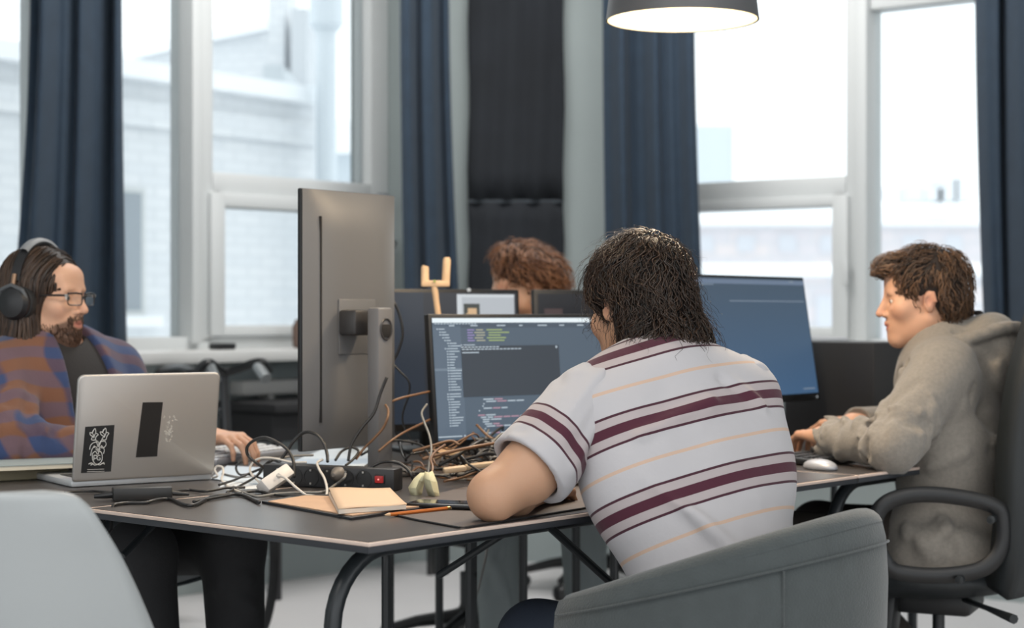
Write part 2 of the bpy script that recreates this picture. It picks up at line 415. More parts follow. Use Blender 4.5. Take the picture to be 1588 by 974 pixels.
bbox(-6, tE, -8, zt, -3.0, 0).build('wall', M_wb, yb, smooth=False)
bbox(-6, tE+0.03, zt-0.34, zt-0.16, 0, 0.06).build('cornice', M_wb, yb, smooth=False)
bbox(-6, tE+0.08, zt, zt+0.13, -3.0, 0.16).build('snow_ledge', M_snow, yb, smooth=False)
for (p0, p1, y0, y1) in ((150, 224, 286, 490), (297, 326, 286, 505)):
    f_ = bbox(bt(p0), bt(p1), bz(p0, y1), bz(p0, y0), -0.12, 0.012).build('window', M_frame, yb, smooth=False)
    bbox(bt(p0)+0.04, bt(p1)-0.04, bz(p0, y1)+0.04, bz(p0, y0)-0.04, -0.1, 0.016).build('pane', M_gl, f_, smooth=False)
    bbox(bt(p0)-0.1, bt(p1)+0.1, bz(p0, y1)-0.08, bz(p0, y1), 0, 0.1).build('window_sill', M_snow, yb, smooth=False)
bbox(bt(298), bt(312), bz(305, 415), bz(305, 352), 0.014, 0.03).build('roller_blind', mat('orange_blind', rgb(214, 180, 140), 0.8), yb, smooth=False)
# set-back gable and chimney block of the same house
g0 = np.array((-5.2, 16.5, 0.0))
gv = [A(40, 130, 17.5), A(200, 96, 17.2), A(310, 70, 17.0), A(420, 48, 16.8)]
gp = [A(420, 330, 16.8), A(40, 330, 17.5)]
MB().poly([tuple(q) for q in gv+gp], 2.0, (0.1, -1, 0)).build('gable_wall', M_wb, yb, smooth=False)
MB().poly([tuple(q+np.array((0, -0.12, 0.0))) for q in gv]+[tuple(q+np.array((0, -0.12, 0.10))) for q in gv[::-1]], 2.1, (0.1, -1, 0)).build('snow_coping', M_snow, yb, smooth=False)
MB().box2(A(416, 330, 15.9), A(462, -60, 16.9)).build('chimney_block', M_wb, yb, smooth=False)
MB().box2(A(452, 330, 15.6), A(492, 36, 16.4)).build('chimney_block', mat('pale_brick_plain', rgb(206, 210, 214), 0.9), yb, smooth=False)
MB().box2(A(408, 143, 14.4), A(462, 126, 15.4)).build('roof_hatch', mat('roof_grey', rgb(196, 202, 206), 0.7), yb, smooth=False)
vp = thing('vent_pipe', 'tall pale metal vent pipe with a wide cap beyond the left window', 'pipe', tuple(A(506, 330, 14.2)))
MB().tube([A(506, 560, 14.2), A(506, 20, 14.2)], 0.085, 20).build('pipe_shaft', mat('galvanised', rgb(214, 222, 228), 0.5), vp)
MB().lathe([(0.1, 0), (0.14, 0.05), (0.14, 0.3), (0.05, 0.42)], A(506, 48, 14.2), 20).build('pipe_cap', MATS['galvanised'], vp)
lb = thing('low_building', 'low grey roofed building right of the vent pipe', 'building', tuple(A(560, 330, 30)))
MB().box2(A(515, 1300, 30), A(640, 236, 34)).build('wall', M_grey, lb, smooth=False)
MB().box2(A(512, 237, 29.8), A(642, 226, 34.2)).build('snow_cap', M_snow, lb, smooth=False)
MB().tube([A(566, 300, 29.5), A(566, 190, 29.5)], 0.07, 10).build('flue', M_snow, lb)
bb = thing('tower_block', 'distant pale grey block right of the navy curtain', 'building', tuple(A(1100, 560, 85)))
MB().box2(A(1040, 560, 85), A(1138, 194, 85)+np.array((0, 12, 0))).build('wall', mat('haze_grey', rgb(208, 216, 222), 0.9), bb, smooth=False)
def long_house(name, label, x0, x1, Y, ytop, yeave, ybase, lean):
    t = thing(name, label, 'building', tuple(A((x0+x1)/2, ybase, Y)))
    a, b = A(x0, yeave, Y), A(x1, yeave, Y); c, d = A(x1-lean, ytop, Y), A(x0+lean, ytop, Y)
    c = c+np.array((0, 8, 0)); d = d+np.array((0, 8, 0))
    MB().poly([a, b, c, d], 0.25, (0, -0.9, 0.4)).build('snow_roof', M_snow, t, smooth=False)
    lo = A(x0+4, ybase, Y+0.5); hi = A(x1-4, yeave, Y+0.5); hi[1] += 8
    MB().box2(lo, hi).build('facade', M_pb, t, smooth=False)
    n = 9
    for i in range(n):
        xx = x0+(x1-x0)*(i+0.5)/n; w_ = (x1-x0)/n*0.22
        q0 = A(xx-w_, yeave+(ybase-yeave)*0.62, Y+0.45); q1 = A(xx+w_, yeave+(ybase-yeave)*0.25, Y+0.45); q1[1] += 0.2
        MB().box2(q0, q1).build('window', mat('far_pane', rgb(208, 210, 216), 0.5), t, smooth=False)
    return t
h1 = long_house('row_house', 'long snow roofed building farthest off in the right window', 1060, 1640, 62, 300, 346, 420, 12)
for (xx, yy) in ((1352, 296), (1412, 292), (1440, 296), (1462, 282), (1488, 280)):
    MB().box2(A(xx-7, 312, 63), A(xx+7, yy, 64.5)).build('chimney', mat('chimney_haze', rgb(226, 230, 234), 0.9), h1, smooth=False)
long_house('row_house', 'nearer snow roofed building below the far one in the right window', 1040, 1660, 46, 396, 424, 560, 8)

# ------------------------------------------------------------------ curtains
def curtain(label, Y0, Y1, top, bot, ybot, nfold, amp, seed, thick=0.006):
    rng = random.Random(seed); NC, NR = 90, 26
    zt, z1 = 3.45, HC-(ybot-HZ)/FPX*(Y0+Y1)/2; G = np.zeros((NR, NC, 3)); ztop0 = HC+HZ/FPX*(Y0+Y1)/2
    ph = [rng.uniform(0, 6.28) for _ in range(5)]
    for i in range(NR):
        z = zt+(z1-zt)*i/(NR-1); fr = (ztop0-z)/(ztop0-z1)
        l = top[0]+(bot[0]-top[0])*max(fr, -0.6)**1 if fr < 0 else top[0]+(bot[0]-top[0])*fr**1.6
        r = top[1]+(bot[1]-top[1])*fr if fr < 0 else top[1]+(bot[1]-top[1])*fr**1.6
        for k in range(NC):
            a = k/(NC-1); Y = Y0+(Y1-Y0)*a; px = l+(r-l)*a
            o = amp*(math.sin(2*PI*nfold*a+ph[0]+0.4*math.sin(i*0.15+ph[1]))*(0.75+0.35*math.sin(5*a+ph[2]))+0.3*math.sin(2*PI*nfold*2.1*a+ph[3]+0.2*i/NR))
            G[i, k] = ((px-CX)/FPX*Y, Y+o, z)
    return tag(MB().grid(G).build('curtain', M_curt, base=G[-1, NC//2], angle=3.0, solid=thick), label, 'curtain', 'navy curtains at the windows')
curtain('navy curtain hanging behind the man with headphones', 6.25, 6.62, (42, 193), (8, 199), 548, 2.6, 0.06, 3)
curtain('navy curtain just left of the black wall cloth', 7.35, 7.6, (622, 696), (632, 722), 640, 2.0, 0.045, 5)
curtain('navy curtain under the lit pendant lamp', 7.45, 7.25, (936, 1076), (944, 1097), 640, 2.6, 0.05, 8)
curtain('navy curtain at the far right edge', 6.6, 6.2, (1516, 1640), (1532, 1660), 640, 2.4, 0.06, 11)
# black cloth panels on the corner pillar
M_cloth = mat('black_cloth', rgb(27, 31, 37), 0.92, var=0.25, vscale=5, bump=0.25, bscale=200)
bp_ = thing('wall_cloth', 'black cloth panel pinned on the pale corner wall', 'wall hanging', tuple(A(800, 600, 7.84)))
for (y0, y1) in ((-300, 311), (313, 700)):
    G = np.zeros((14, 24, 3))
    for i in range(14):
        for k in range(24):
            px = 727+(874-727)*k/23+(1.5*math.sin(i*1.3+y0) if k in (0, 23) else 0); py = y0+(y1-y0)*i/13
            G[i, k] = A(px, py, 7.80+0.012*math.sin(k*0.9+0.2*i))
    MB().grid(G).build('cloth_sheet', M_cloth, bp_, angle=3.0, solid=0.01)
MB().box2(A(727, 314, 7.79), A(874, 310, 7.80)).build('seam_strip', mat('seam_grey', rgb(62, 68, 74), 0.9), bp_)

# things by the windows
m_ = MB(); WL.box(m_, WL.t(318), WL.t(342), 0.9775, 1.003, 0.02, 0.10, 0.006)
tag(m_.build('phone', M_black, base=WL.pt(WL.t(330), 0.06, 0.9775)), 'small black phone lying on the left window sill', 'phone')
tag(MB().lathe([(0.03, 0), (0.04, 0.01), (0.042, 0.09), (0.03, 0.11), (0.03, 0.12)], WL.pt(WL.t(456), 0.05, 0.977), 18).build('jar', mat('brown_clay', rgb(104, 84, 74), 0.6), base=WL.pt(WL.t(456), 0.05, 0.977)), 'brown clay jar on the sill left of the tall monitor', 'jar')
wb = MB().box2(A(584, 323, 7.62), A(604, 302, 7.72), 0.006).build('wall_box', mat('grey_box', rgb(106, 110, 114), 0.6), base=A(594, 323, 7.7)); tag(wb, 'small grey box fixed on the wall beside the window', 'box')
G = [A(592, 373, 7.6), A(613, 373, 7.6), A(608, 388, 7.6), A(605, 410, 7.6), A(604, 448, 7.6), A(592, 448, 7.6)]
tag(MB().poly(G, 0.12, (0, -1, 0)).build('wall_bracket', mat('dark_steel', rgb(62, 66, 70), 0.45), base=G[0]), 'dark curved bracket on the wall below the grey box', 'bracket')

# low black bench with crates, bicycle by the left window
bench = thing('bench', 'low black bench below the left window sill', 'bench', tuple(WL.pt(0.55, 0.35, 0)))
M_bk = mat('bench_black', rgb(36, 36, 38), 0.7)
m_ = MB(); WL.box(m_, 0.0, 1.0, 0.735, 0.772, 0.02, 0.42, 0.006); m_.build('bench_top', M_bk, bench)
m_ = MB(); WL.box(m_, 0.02, 0.98, 0.62, 0.733, 0.05, 0.38, 0.01); m_.build('bench_body', M_bk, bench)
m_ = MB(); WL.box(m_, 0.36, 0.97, 0.672, 0.705, 0.381, 0.395, 0.003); m_.build('label_strip', mat('strip_grey', rgb(120, 128, 128), 0.6), bench)
for (ta, tb) in ((0.05, 0.08), (0.92, 0.95)):
    for oa in (0.08, 0.34):
        m_ = MB(); WL.box(m_, ta, tb, 0.0, 0.62, oa, oa+0.025); m_.build('leg', M_bk, bench)
pp = thing('radiator', 'pale flat radiator between the window sill and the black bench', 'radiator', tuple(WL.pt(0.6, 0.08, 0.72)))
m_ = MB(); WL.box(m_, 0.1, 1.05, 0.79, 0.85, 0.015, 0.11, 0.01); m_.build('radiator_panel', mat('radiator_paint', rgb(168, 168, 166), 0.5), pp)
for ta in (0.25, 0.85):
    m_ = MB(); WL.box(m_, ta, ta+0.03, 0.773, 0.795, 0.03, 0.09); m_.build('bracket', MATS['radiator_paint'], pp)
def bicycle(label, o, ang):
    t = thing('bicycle', label, 'bicycle', tuple(o), ang)
    M_bf = mat('bike_frame', rgb(40, 42, 46), 0.35); M_ch = mat('bike_silver', rgb(170, 174, 176), 0.3, metal=0.7); M_rb = mat('tyre', rgb(26, 27, 29), 0.8)
    R = np.stack([(1, 0, 0), (0, 0, 1), (0, -1, 0)], 1)
    for x in (-0.5, 0.52):
        ring = [(x+0.33*math.cos(a), 0, 0.335+0.33*math.sin(a)) for a in np.linspace(0, 2*PI, 49)]
        wh = MB().tube(ring, 0.016, 8, caps=False).build('wheel', M_rb, t, world=False)
        m = MB()
        for a in np.linspace(0, 2*PI, 17)[:-1]: m.tube([(x, 0, 0.335), (x+0.315*math.cos(a), 0, 0.335+0.315*math.sin(a))], 0.0018, 4)
        m.lathe([(0.02, -0.04), (0.02, 0.04)], (x, 0, 0.335), 12, R); m.build('spokes', M_ch, wh, world=False)
    m = MB()
    for a, b in (((-0.12, 0, 0.75), (0.36, 0, 0.78)), ((-0.06, 0, 0.30), (0.38, 0, 0.68)), ((-0.14, 0, 0.80), (-0.06, 0, 0.30)), ((-0.5, 0, 0.335), (-0.06, 0, 0.30)), ((-0.5, 0, 0.335), (-0.12, 0, 0.72)), ((0.35, 0, 0.92), (0.40, 0, 0.62))):
        m.tube([a, b], 0.017, 10)
    m.build('frame', M_bf, t, world=False)
    MB().tube(spline([(0.40, 0, 0.64), (0.45, 0, 0.48), (0.52, 0, 0.335)]), 0.014, 8).build('fork', M_bf, t, world=False)
    MB().tube(spline([(0.45, -0.13, 0.92), (0.46, -0.09, 0.955), (0.37, 0, 0.92), (0.46, 0.09, 0.955), (0.45, 0.13, 0.92)]), 0.016, 8).build('handlebar', M_black, t, world=False)
    for s_ in (-1, 1): MB().tube([(0.46, 0.085*s_, 0.94), (0.53, 0.09*s_, 0.90)], 0.02, 8).build('brake_lever', M_ch, t, world=False)
    sd = SDF().u(ell((-0.2, 0, 0.9), (0.13, 0.075, 0.035))).u(ell((-0.06, 0, 0.905), (0.1, 0.03, 0.025)), 0.04)
    v, q = sd.mesh(0.008); np_mesh('saddle', v, q, M_black, t, world=False)
    MB().tube([(-0.14, 0, 0.78), (-0.16, 0, 0.89)], 0.014, 8).build('seat_post', M_ch, t, world=False)
    m = MB().lathe([(0.09, -0.004), (0.09, 0.004)], (-0.06, 0.04, 0.30), 24, R)
    for s_ in (-1, 1): m.tube([(-0.06, 0.06*s_, 0.30), (-0.06+0.1*s_, 0.07*s_, 0.22)], 0.01, 6)
    m.build('crank', M_ch, t, world=False)
    return t
bicycle('dark bicycle parked at the window behind the silver laptop', np.array((-1.16, 6.32, 0)), math.radians(-62))

# ------------------------------------------------------------------ pendant lamps
M_shade = mat('lamp_shade_grey', rgb(88, 88, 90), 0.45); M_shin = mat('lamp_inside_white', rgb(255, 246, 226), 0.8)
M_shin.node_tree.nodes['Principled BSDF'].inputs['Emission Color'].default_value = (1, 0.82, 0.5, 1)
M_shin.node_tree.nodes['Principled BSDF'].inputs['Emission Strength'].default_value = 0.25
M_bulb = emit('lamp_bulb_glow', (1, 0.80, 0.50, 1), 7, False)
def pendant(label, c, power, r=0.180):
    t = thing('pendant_lamp', label, 'lamp', tuple(c), group='grey pendant lamps over the desks')
    prof = [(r, 0), (r*0.93, 0.10), (r*0.82, 0.19), (r*0.62, 0.25), (r*0.3, 0.28), (0.03, 0.285)]
    m = MB().lathe(prof, n=56, caps=False); o = m.build('lamp_shade', M_shade, t, world=False, angle=1.2)
    MB().lathe([(a-0.004, z+(0.001 if i == 0 else -0.004)) for i, (a, z) in enumerate(prof)], n=56, caps=False).build('shade_lining', M_shin, t, world=False, angle=1.2)
    m = MB().lathe([(0.02, 0.14), (0.028, 0.20), (0.026, 0.28)], n=20); m.build('socket', M_black, t, world=False)
    MB().lathe([(0.003, 0.040), (0.075, 0.048), (0.11, 0.075), (0.115, 0.1), (0.07, 0.14), (0.02, 0.16)], n=28).build('bulb', M_bulb, t, world=False)
    MB().lathe([(0.032, 0.283), (0.03, 0.34), (0.008, 0.36)], n=16).build('cap', M_black, t, world=False)
    MB().tube([(0, 0, 0.35), (0, 0, ZC-c[2])], 0.004, 6).build('flex', M_black, t, world=False)
    d = bpy.data.lights.new('lamp_light', 'SPOT'); d.energy = power; d.color = (1.0, 0.78, 0.54); d.shadow_soft_size = 0.10
    d.spot_size = math.radians(145); d.spot_blend = 0.5
    l = bpy.data.objects.new('lamp_light', d); C.objects.link(l); l.parent = t; l.location = (0, 0, 0.03)
    return t
pendant('grey pendant lamp glowing above the striped shirt man', A(1058, 32, 4.1), 55)
pendant('grey pendant lamp hanging above the power strip, out of view', (-0.30, 3.62, 1.98), 24)

# ------------------------------------------------------------------ desks
def desk(label, s0, s1, v0, v1, legs, eb):
    t = thing('desk', label, 'desk', tuple(P(s0, v0, 0)), UANG, 'black topped desks in the island')
    L, Wd = s1-s0, v1-v0; zz = np.array((0, 0, 0))
    MB().box((L/2, Wd/2, 0.7285), (L-0.003, Wd-0.003, 0.012), None, 0.001).build('desk_core', M_deskside, t, world=False)
    e = 0.006
    MB().box((L/2, Wd/2, 0.7373), (L, Wd, 0.0064), None, 0.0015).build('edge_band', M_edge, t, world=False)
    MB().box((L/2, Wd/2, 0.7406), (L-2*e, Wd-2*e, 0.002)).build('desktop', M_desk, t, world=False, smooth=False)
    return t
d1 = desk('black topped desk nearest the camera, under the power strip', 0, 1.6, 0, 0.786, None, 1)
d2 = desk('black topped desk in front of the man in the hoodie', 1.604, 3.2, 0, 0.786, None, 1)
d3 = desk('black topped desk under the silver laptop', 0, 1.6, 0.790, 1.576, None, 1)
d4 = desk('black topped desk farthest from the camera, behind the code screen', 1.604, 3.2, 0.790, 1.576, None, 1)
def uleg(t, x0, x1, y, r=0.0155, n=14):
    R_ = 0.13; z1 = 0.706
    pts = [(x0, y, 0.0), (x0, y, z1-R_-0.02)]+[(x0+R_*(1-math.cos(a)), y, z1-R_+R_*math.sin(a)) for a in np.linspace(0.05, PI/2, 9)]
    pts += [(x1-R_*(1-math.cos(a)), y, z1-R_+R_*math.sin(a)) for a in np.linspace(PI/2, 0.05, 9)]+[(x1, y, z1-R_-0.02), (x1, y, 0)]
    MB().tube(pts, r, n).build('leg_frame', M_blackm, t, world=False)
for t_ in (d1,): uleg(t_, 0.045, 1.5, 0.135); uleg(t_, 0.70, 1.52, 0.66, 0.012)
for t_ in (d2,): uleg(t_, 0.08, 1.5, 0.12); uleg(t_, 0.08, 1.5, 0.66)
for t_ in (d3, d4): uleg(t_, 0.12, 1.5, 0.16, 0.012); uleg(t_, 0.1, 1.5, 0.66, 0.012)
def rod_px(t, a, b, r, name='brace'):
    MB().tube([a, b], r, 10).build(name, M_blackm, t)
rod_px(d1, A(680, 893, 3.55), A(790, 822, 3.45), 0.0075)
rod_px(d1, A(850, 815, 3.4), A(960, 915, 3.62), 0.0085)
rod_px(d3, A(190, 862, 3.75), A(250, 802, 3.85), 0.0075)
MB().tube([P(0.70, 0.66, 0), P(0.70, 0.66, 0.722)], 0.012, 10).build('leg', M_blackm, d1)
MB().tube([P(1.02, 0.70, 0), P(1.02, 0.70, 0.722)], 0.0145, 10).build('leg', M_blackm, d1)

# ------------------------------------------------------------------ chairs
M_white = mat('white_shell', rgb(160, 164, 165), 0.42, bump=0.02, bscale=300)
def shell_chair(label, loc, rz, m, mleg, group=None):
    t = thing('shell_chair', label, 'chair', loc, rz, group)
    rows = []
    prof = [(0.22, 0.445, 0.20), (0.16, 0.44, 0.225), (0.02, 0.43, 0.235), (-0.10, 0.435, 0.24), (-0.165, 0.47, 0.25), (-0.195, 0.54, 0.262), (-0.215, 0.62, 0.262), (-0.235, 0.70, 0.246), (-0.25, 0.77, 0.226), (-0.262, 0.825, 0.205), (-0.268, 0.85, 0.19), (-0.271, 0.863, 0.172), (-0.272, 0.868, 0.13)]
    up = [0.01, 0.03, 0.07, 0.12, 0.15, 0.14, 0.12, 0.10, 0.08, 0.06, 0.055, 0.05, 0.045]
    prof2 = spline([np.array(p+(u,)) for p, u in zip(prof, up)], 4)
    for q in prof2:
        y, z, hw, u_ = q; row = []
        bk = min(1, max(0, (z-0.44)/0.2))
        for k in range(25):
            a = -1+2*k/24; e = abs(a)**2.4
            row.append((hw*a, y+u_*e*bk*0.95, z+u_*e*(1-bk)*0.8))
        rows.append(row)
    MB().grid(rows).build('seat_shell', m, t, world=False, angle=3, solid=0.008)
    for sx in (-1, 1):
        for sy in (-1, 1):
            MB().tube([(0.12*sx, 0.13*sy-0.02, 0.425), (0.22*sx, 0.22*sy-0.02, 0.0)], [0.013, 0.011], 10).build('leg', mleg, t, world=False)
    m_ = MB()
    for a, b in (((-0.16, -0.17, 0.25), (0.16, 0.13, 0.25)), ((0.16, -0.17, 0.25), (-0.16, 0.13, 0.25))): m_.tube([a, b], 0.005, 6)
    m_.build('wire_brace', M_blackm, t, world=False)
    return t
shell_chair('white moulded shell chair cut off at the lower left corner', (-0.768, 2.70, 0), math.radians(-6), M_white, M_wood)
M_dsh = mat('dark_shell', rgb(46, 54, 58), 0.6)

def office_base(t, x=0, y=0, h=0.43, r=0.31, rot=0.3, castor=0.03):
    m = MB()
    for k in range(5):
        a = rot+2*PI*k/5
        m.tube([(x, y, 0.13), (x+0.6*r*math.cos(a), y+0.6*r*math.sin(a), 0.105), (x+r*math.cos(a), y+r*math.sin(a), 0.075)], [0.026, 0.02, 0.015], 8)
    m.lathe([(0.035, 0.08), (0.035, 0.16)], (x, y, 0), 16); m.build('star_base', M_black, t, world=False)
    for k in range(5):
        a = rot+2*PI*k/5; q = (x+r*math.cos(a), y+r*math.sin(a), 0.03)
        R = np.stack([(math.cos(a), math.sin(a), 0), (0, 0, 1), (math.sin(a), -math.cos(a), 0)], 1)
        MB().lathe([(0.026, -0.022), (0.03, -0.016), (0.03, -0.004), (0.02, -0.003), (0.02, 0.003), (0.03, 0.004), (0.03, 0.016), (0.026, 0.022)], q, 14, R).tube([(q[0], q[1], 0.03), (q[0], q[1], 0.08)], 0.008, 6).build('caster', M_black, t, world=False)
    MB().lathe([(0.032, 0.12), (0.032, 0.27), (0.016, 0.272), (0.016, h)], (x, y, 0), 16).build('gas_lift', M_blackm, t, world=False)

# grey tub chair
M_tub = mat('grey_wool', rgb(64, 70, 71), 0.95, sheen=0.3, var=0.12, vscale=30, bump=0.35, bscale=260)
def tub_chair():
    t = thing('tub_chair', 'grey felt tub chair under the man in the striped t-shirt', 'chair', (0.365, 3.17, 0), math.atan2(-0.55, 0.83)) # local +x = back direction
    Rr, n = 0.305, 61
    G = []
    prof = [(0, 0.32), (0.006, 0.40), (0.012, 0.48), (0.018, 0.56), (0.02, 0.64)]
    rows_o, rows_i = [], []
    def top(a): return 0.612+0.168*max(0.0, math.cos(a*0.62))**1.5
    def half_sec(k):
        a = -2.2+4.4*k/(n-1); H = top(a); sec = []
        for fr, off in ((0, -0.055), (0.12, -0.02), (0.3, -0.004), (0.5, 0.006), (0.7, 0.008), (0.88, 0.004), (0.955, -0.004)): sec.append((Rr+off, 0.36+(H-0.36)*fr))
        for b in np.linspace(0.35, PI-0.2, 8): sec.append((Rr-0.034+0.034*math.cos(b), H-0.034+0.034*math.sin(b)))
        for fr, off in ((0.85, -0.072), (0.5, -0.08), (0.2, -0.09)): sec.append((Rr+off, 0.36+(H-0.36)*fr))
        return [(r*math.cos(a), r*math.sin(a), z) for r, z in sec]
    secs = [half_sec(k) for k in range(n)]
    m = MB().grid(np.array(secs)); L = len(secs[0])
    m.f.append(tuple(range(L))); m.f.append(tuple(range((n-1)*L, n*L)))
    m.build('backrest', M_tub, t, world=False, angle=1.0)
    # raised welts: under the rim and down the side
    ring = []
    for k in range(n):
        a = -2.15+4.3*k/(n-1); ring.append(((Rr+0.0085)*math.cos(a), (Rr+0.0085)*math.sin(a), 0.36+(top(a)-0.36)*0.86))
    MB().tube(ring, 0.0022, 6).build('welt_seam', M_tub, t, world=False)
    for a in (-0.72, 0.72):
        MB().tube([((Rr+0.0085)*math.cos(a), (Rr+0.0085)*math.sin(a), z) for z in np.linspace(0.40, 0.36+(top(a)-0.36)*0.85, 8)], 0.002, 6).build('side_seam', M_tub, t, world=False)
    sd = SDF().u(ell((-0.02, 0, 0.40), (0.27, 0.25, 0.075))).u(ell((-0.16, 0, 0.41), (0.17, 0.22, 0.06)), 0.05)
    v, q = sd.mesh(0.012); np_mesh('seat_cushion', v, q, M_tub, t, world=False)
    MB().lathe([(0.2, 0.33), (0.26, 0.345), (0.265, 0.37)], n=40).build('seat_pan', M_black, t, world=False)
    for k in range(4):
        a = PI/4+k*PI/2
        MB().tube([(0.17*math.cos(a), 0.17*math.sin(a), 0.34), (0.24*math.cos(a), 0.24*math.sin(a), 0)], [0.018, 0.012], 10).build('leg', M_wood, t, world=False)
    return t
tub_chair()

# black office chair on the right: local +y faces the desk
def exec_chair():
    fy = nrm((-0.9, 0.43, 0)); ang = math.atan2(fy[1], fy[0])-PI/2
    t = thing('office_chair', 'black leather office chair with loop armrests under the hoodie man', 'chair', (1.105, 4.51, 0), ang)
    M_le = mat('black_leather', rgb(27, 32, 35), 0.5, bump=0.1, bscale=120)
    sd = SDF().u(ell((0, 0.02, 0.455), (0.26, 0.26, 0.06))).u(ell((0, 0.16, 0.455), (0.25, 0.14, 0.055)), 0.05)
    v, q = sd.mesh(0.012); np_mesh('seat', v, q, M_le, t, world=False)
    G = []
    for z, y, hw in ((0.44, -0.23, 0.20), (0.52, -0.25, 0.23), (0.66, -0.265, 0.245), (0.80, -0.27, 0.245), (0.95, -0.29, 0.24), (1.06, -0.315, 0.225), (1.14, -0.335, 0.20), (1.18, -0.345, 0.15)):
        G.append([(hw*a, y+0.05*abs(a)**2.5, z) for a in np.linspace(-1, 1, 17)])
    G2 = [[tuple(p) for p in r] for r in zip(*[spline([np.array(G[i][k]) for i in range(len(G))], 4) for k in range(17)])]
    MB().grid(G2).build('backrest', M_le, t, world=False, angle=2.0, solid=0.075)
    lf = np.array((-math.cos(ang), -math.sin(ang), 0))
    for off in (0.0, -0.56):
        pts = [A(*q, 4.20)+lf*off for q in ((1376, 878), (1362, 850), (1358, 806), (1372, 782), (1405, 769), (1450, 767), (1505, 774), (1542, 785), (1555, 800), (1556, 838), (1542, 868), (1512, 886), (1450, 893), (1395, 888), (1376, 878))]
        ar = MB().tube(spline(pts, 5), 0.0135, 10, flat=1.5).build('armrest', M_black, t)
        for q in ((1537, 806), (1488, 899)):
            MB().lathe([(0.010, -0.03), (0.010, 0.006), (0.005, 0.007)], A(*q, 4.175)+lf*off, 12, np.stack([(0, 0, 1), np.cross(lf, (0, 0, 1)), lf], 1)).build('screw', M_blackm, ar)
    MB().box((0, 0.02, 0.385), (0.2, 0.24, 0.06), None, 0.015).build('tilt_mechanism', M_black, t, world=False)
    MB().box((-0.10, 0.12, 0.33), (0.09, 0.07, 0.16), rotm(0.1, 0.12, 0), 0.014).build('tension_knob', M_black, t, world=False)
    MB().tube([(-0.05, -0.05, 0.40), (-0.2, -0.16, 0.40), (-0.3, -0.24, 0.395)], [0.007, 0.007, 0.012], 8).build('lever', M_blackm, t, world=False)
    office_base(t, 0, 0, 0.40, 0.32, 0.9)
    return t
exec_chair()
# chair of the red-haired man, and one parked behind him
def task_chair(name, label, loc, ang, hz, back=True):
    t = thing(name, label, 'chair', loc, ang)
    M_tc = mat('task_cloth', rgb(44, 50, 54), 0.9)
    sd = SDF().u(ell((0, 0.0, hz), (0.24, 0.24, 0.05))).u(ell((0, 0.1, hz), (0.22, 0.15, 0.045)), 0.05)
    v, q = sd.mesh(0.014); np_mesh('seat', v, q, M_tc, t, world=False)
    MB().box((0, 0, hz-0.07), (0.2, 0.22, 0.05), None, 0.012).build('tilt_mechanism', M_black, t, world=False)
    MB().box((0.12, 0.0, hz-0.13), (0.05, 0.06, 0.12), None, 0.012).build('lever', M_black, t, world=False)
    if back:
        G = [[(0.21*a, -0.24+0.05*a*a-0.1*(z-hz-0.1), z) for a in np.linspace(-1, 1, 9)] for z in np.linspace(hz+0.08, hz+0.48, 7)]
        MB().grid(G).build('backrest', M_tc, t, world=False, angle=2, solid=0.05)
        MB().tube([(0, -0.05, hz-0.05), (0, -0.22, hz-0.02), (0, -0.27, hz+0.2)], 0.018, 8).build('back_bar', M_black, t, world=False)
    office_base(t, 0, 0, hz-0.08, 0.29, 0.55)
    return t
task_chair('office_chair', 'dark swivel chair under the red-haired man behind the screens', (-0.14, 5.74, 0), math.atan2(-0.8, 0.6)-PI/2, 0.46)
task_chair('office_chair', 'dark swivel chair parked by the corner behind the desks', (0.33, 7.05, 0), 2.4, 0.46)
lc = shell_chair('dark padded shell chair under the man with headphones', (-1.06, 4.38, 0), math.atan2(-0.5, 0.85)-PI/2, M_dsh, M_blackm)
# ------------------------------------------------------------------ screens
def emis(name, r, g, b, k=1.0): return emit(name, rgb(r, g, b), k)
class Scr:   # local frame of a monitor: x right as the viewer sees it, -y towards the viewer, origin at panel centre
    def __init__(s, c, yaw, tilt, w, h):
        s.c = np.asarray(c, float); s.R = rotm(0, 0, yaw) @ rotm(-tilt, 0, 0); s.w, s.h, s.yaw = w, h, yaw
    def pt(s, x, y, z): return s.c+s.R @ np.array((x, y, z))
    def uv(s, u, v, off=0.0): return s.pt((u-0.5)*s.w, -off, (0.5-v)*s.h)       # u right, v down, 0..1 on the display
    def quad(s, mb, u0, v0, u1, v1, off):
        n = len(mb.v); mb.v += [tuple(s.uv(*q, off)) for q in ((u0, v1), (u1, v1), (u1, v0), (u0, v0))]; mb.f.append((n, n+1, n+2, n+3)); return mb
def monitor(name, label, sc, bez, chin, screen_mat, stand=True, thick=0.02, standz=0.742):
    t = thing(name, label, 'monitor', (sc.c[0], sc.c[1], standz), sc.yaw)
    MB().box(sc.pt(0, thick/2+0.001, -chin/2+bez/2), (sc.w+2*bez, thick, sc.h+bez+chin), sc.R, 0.003).build('bezel', M_black, t)
    MB().box(sc.pt(0, thick+0.015, -0.01), (sc.w*0.6, 0.035, sc.h*0.6), sc.R, 0.012).build('rear_housing', M_black, t)
    m = MB(); sc.quad(m, 0, 0, 1, 1, 0.0006); m.build('display', screen_mat, t, smooth=False)
    if stand:
        b = sc.pt(0, thick+0.045, -sc.h*0.1)
        MB().box(((b[0]), b[1], (b[2]+standz)/2), (0.05, 0.022, b[2]-standz), rotm(0, 0, sc.yaw), 0.006).build('stand_neck', M_black, t)
        q = np.array((b[0], b[1], standz+0.006))
        MB().box(q-rotm(0, 0, sc.yaw) @ np.array((0, 0.03, 0)), (0.22, 0.17, 0.012), rotm(0, 0, sc.yaw), 0.005).build('stand_base', M_black, t)
    return t
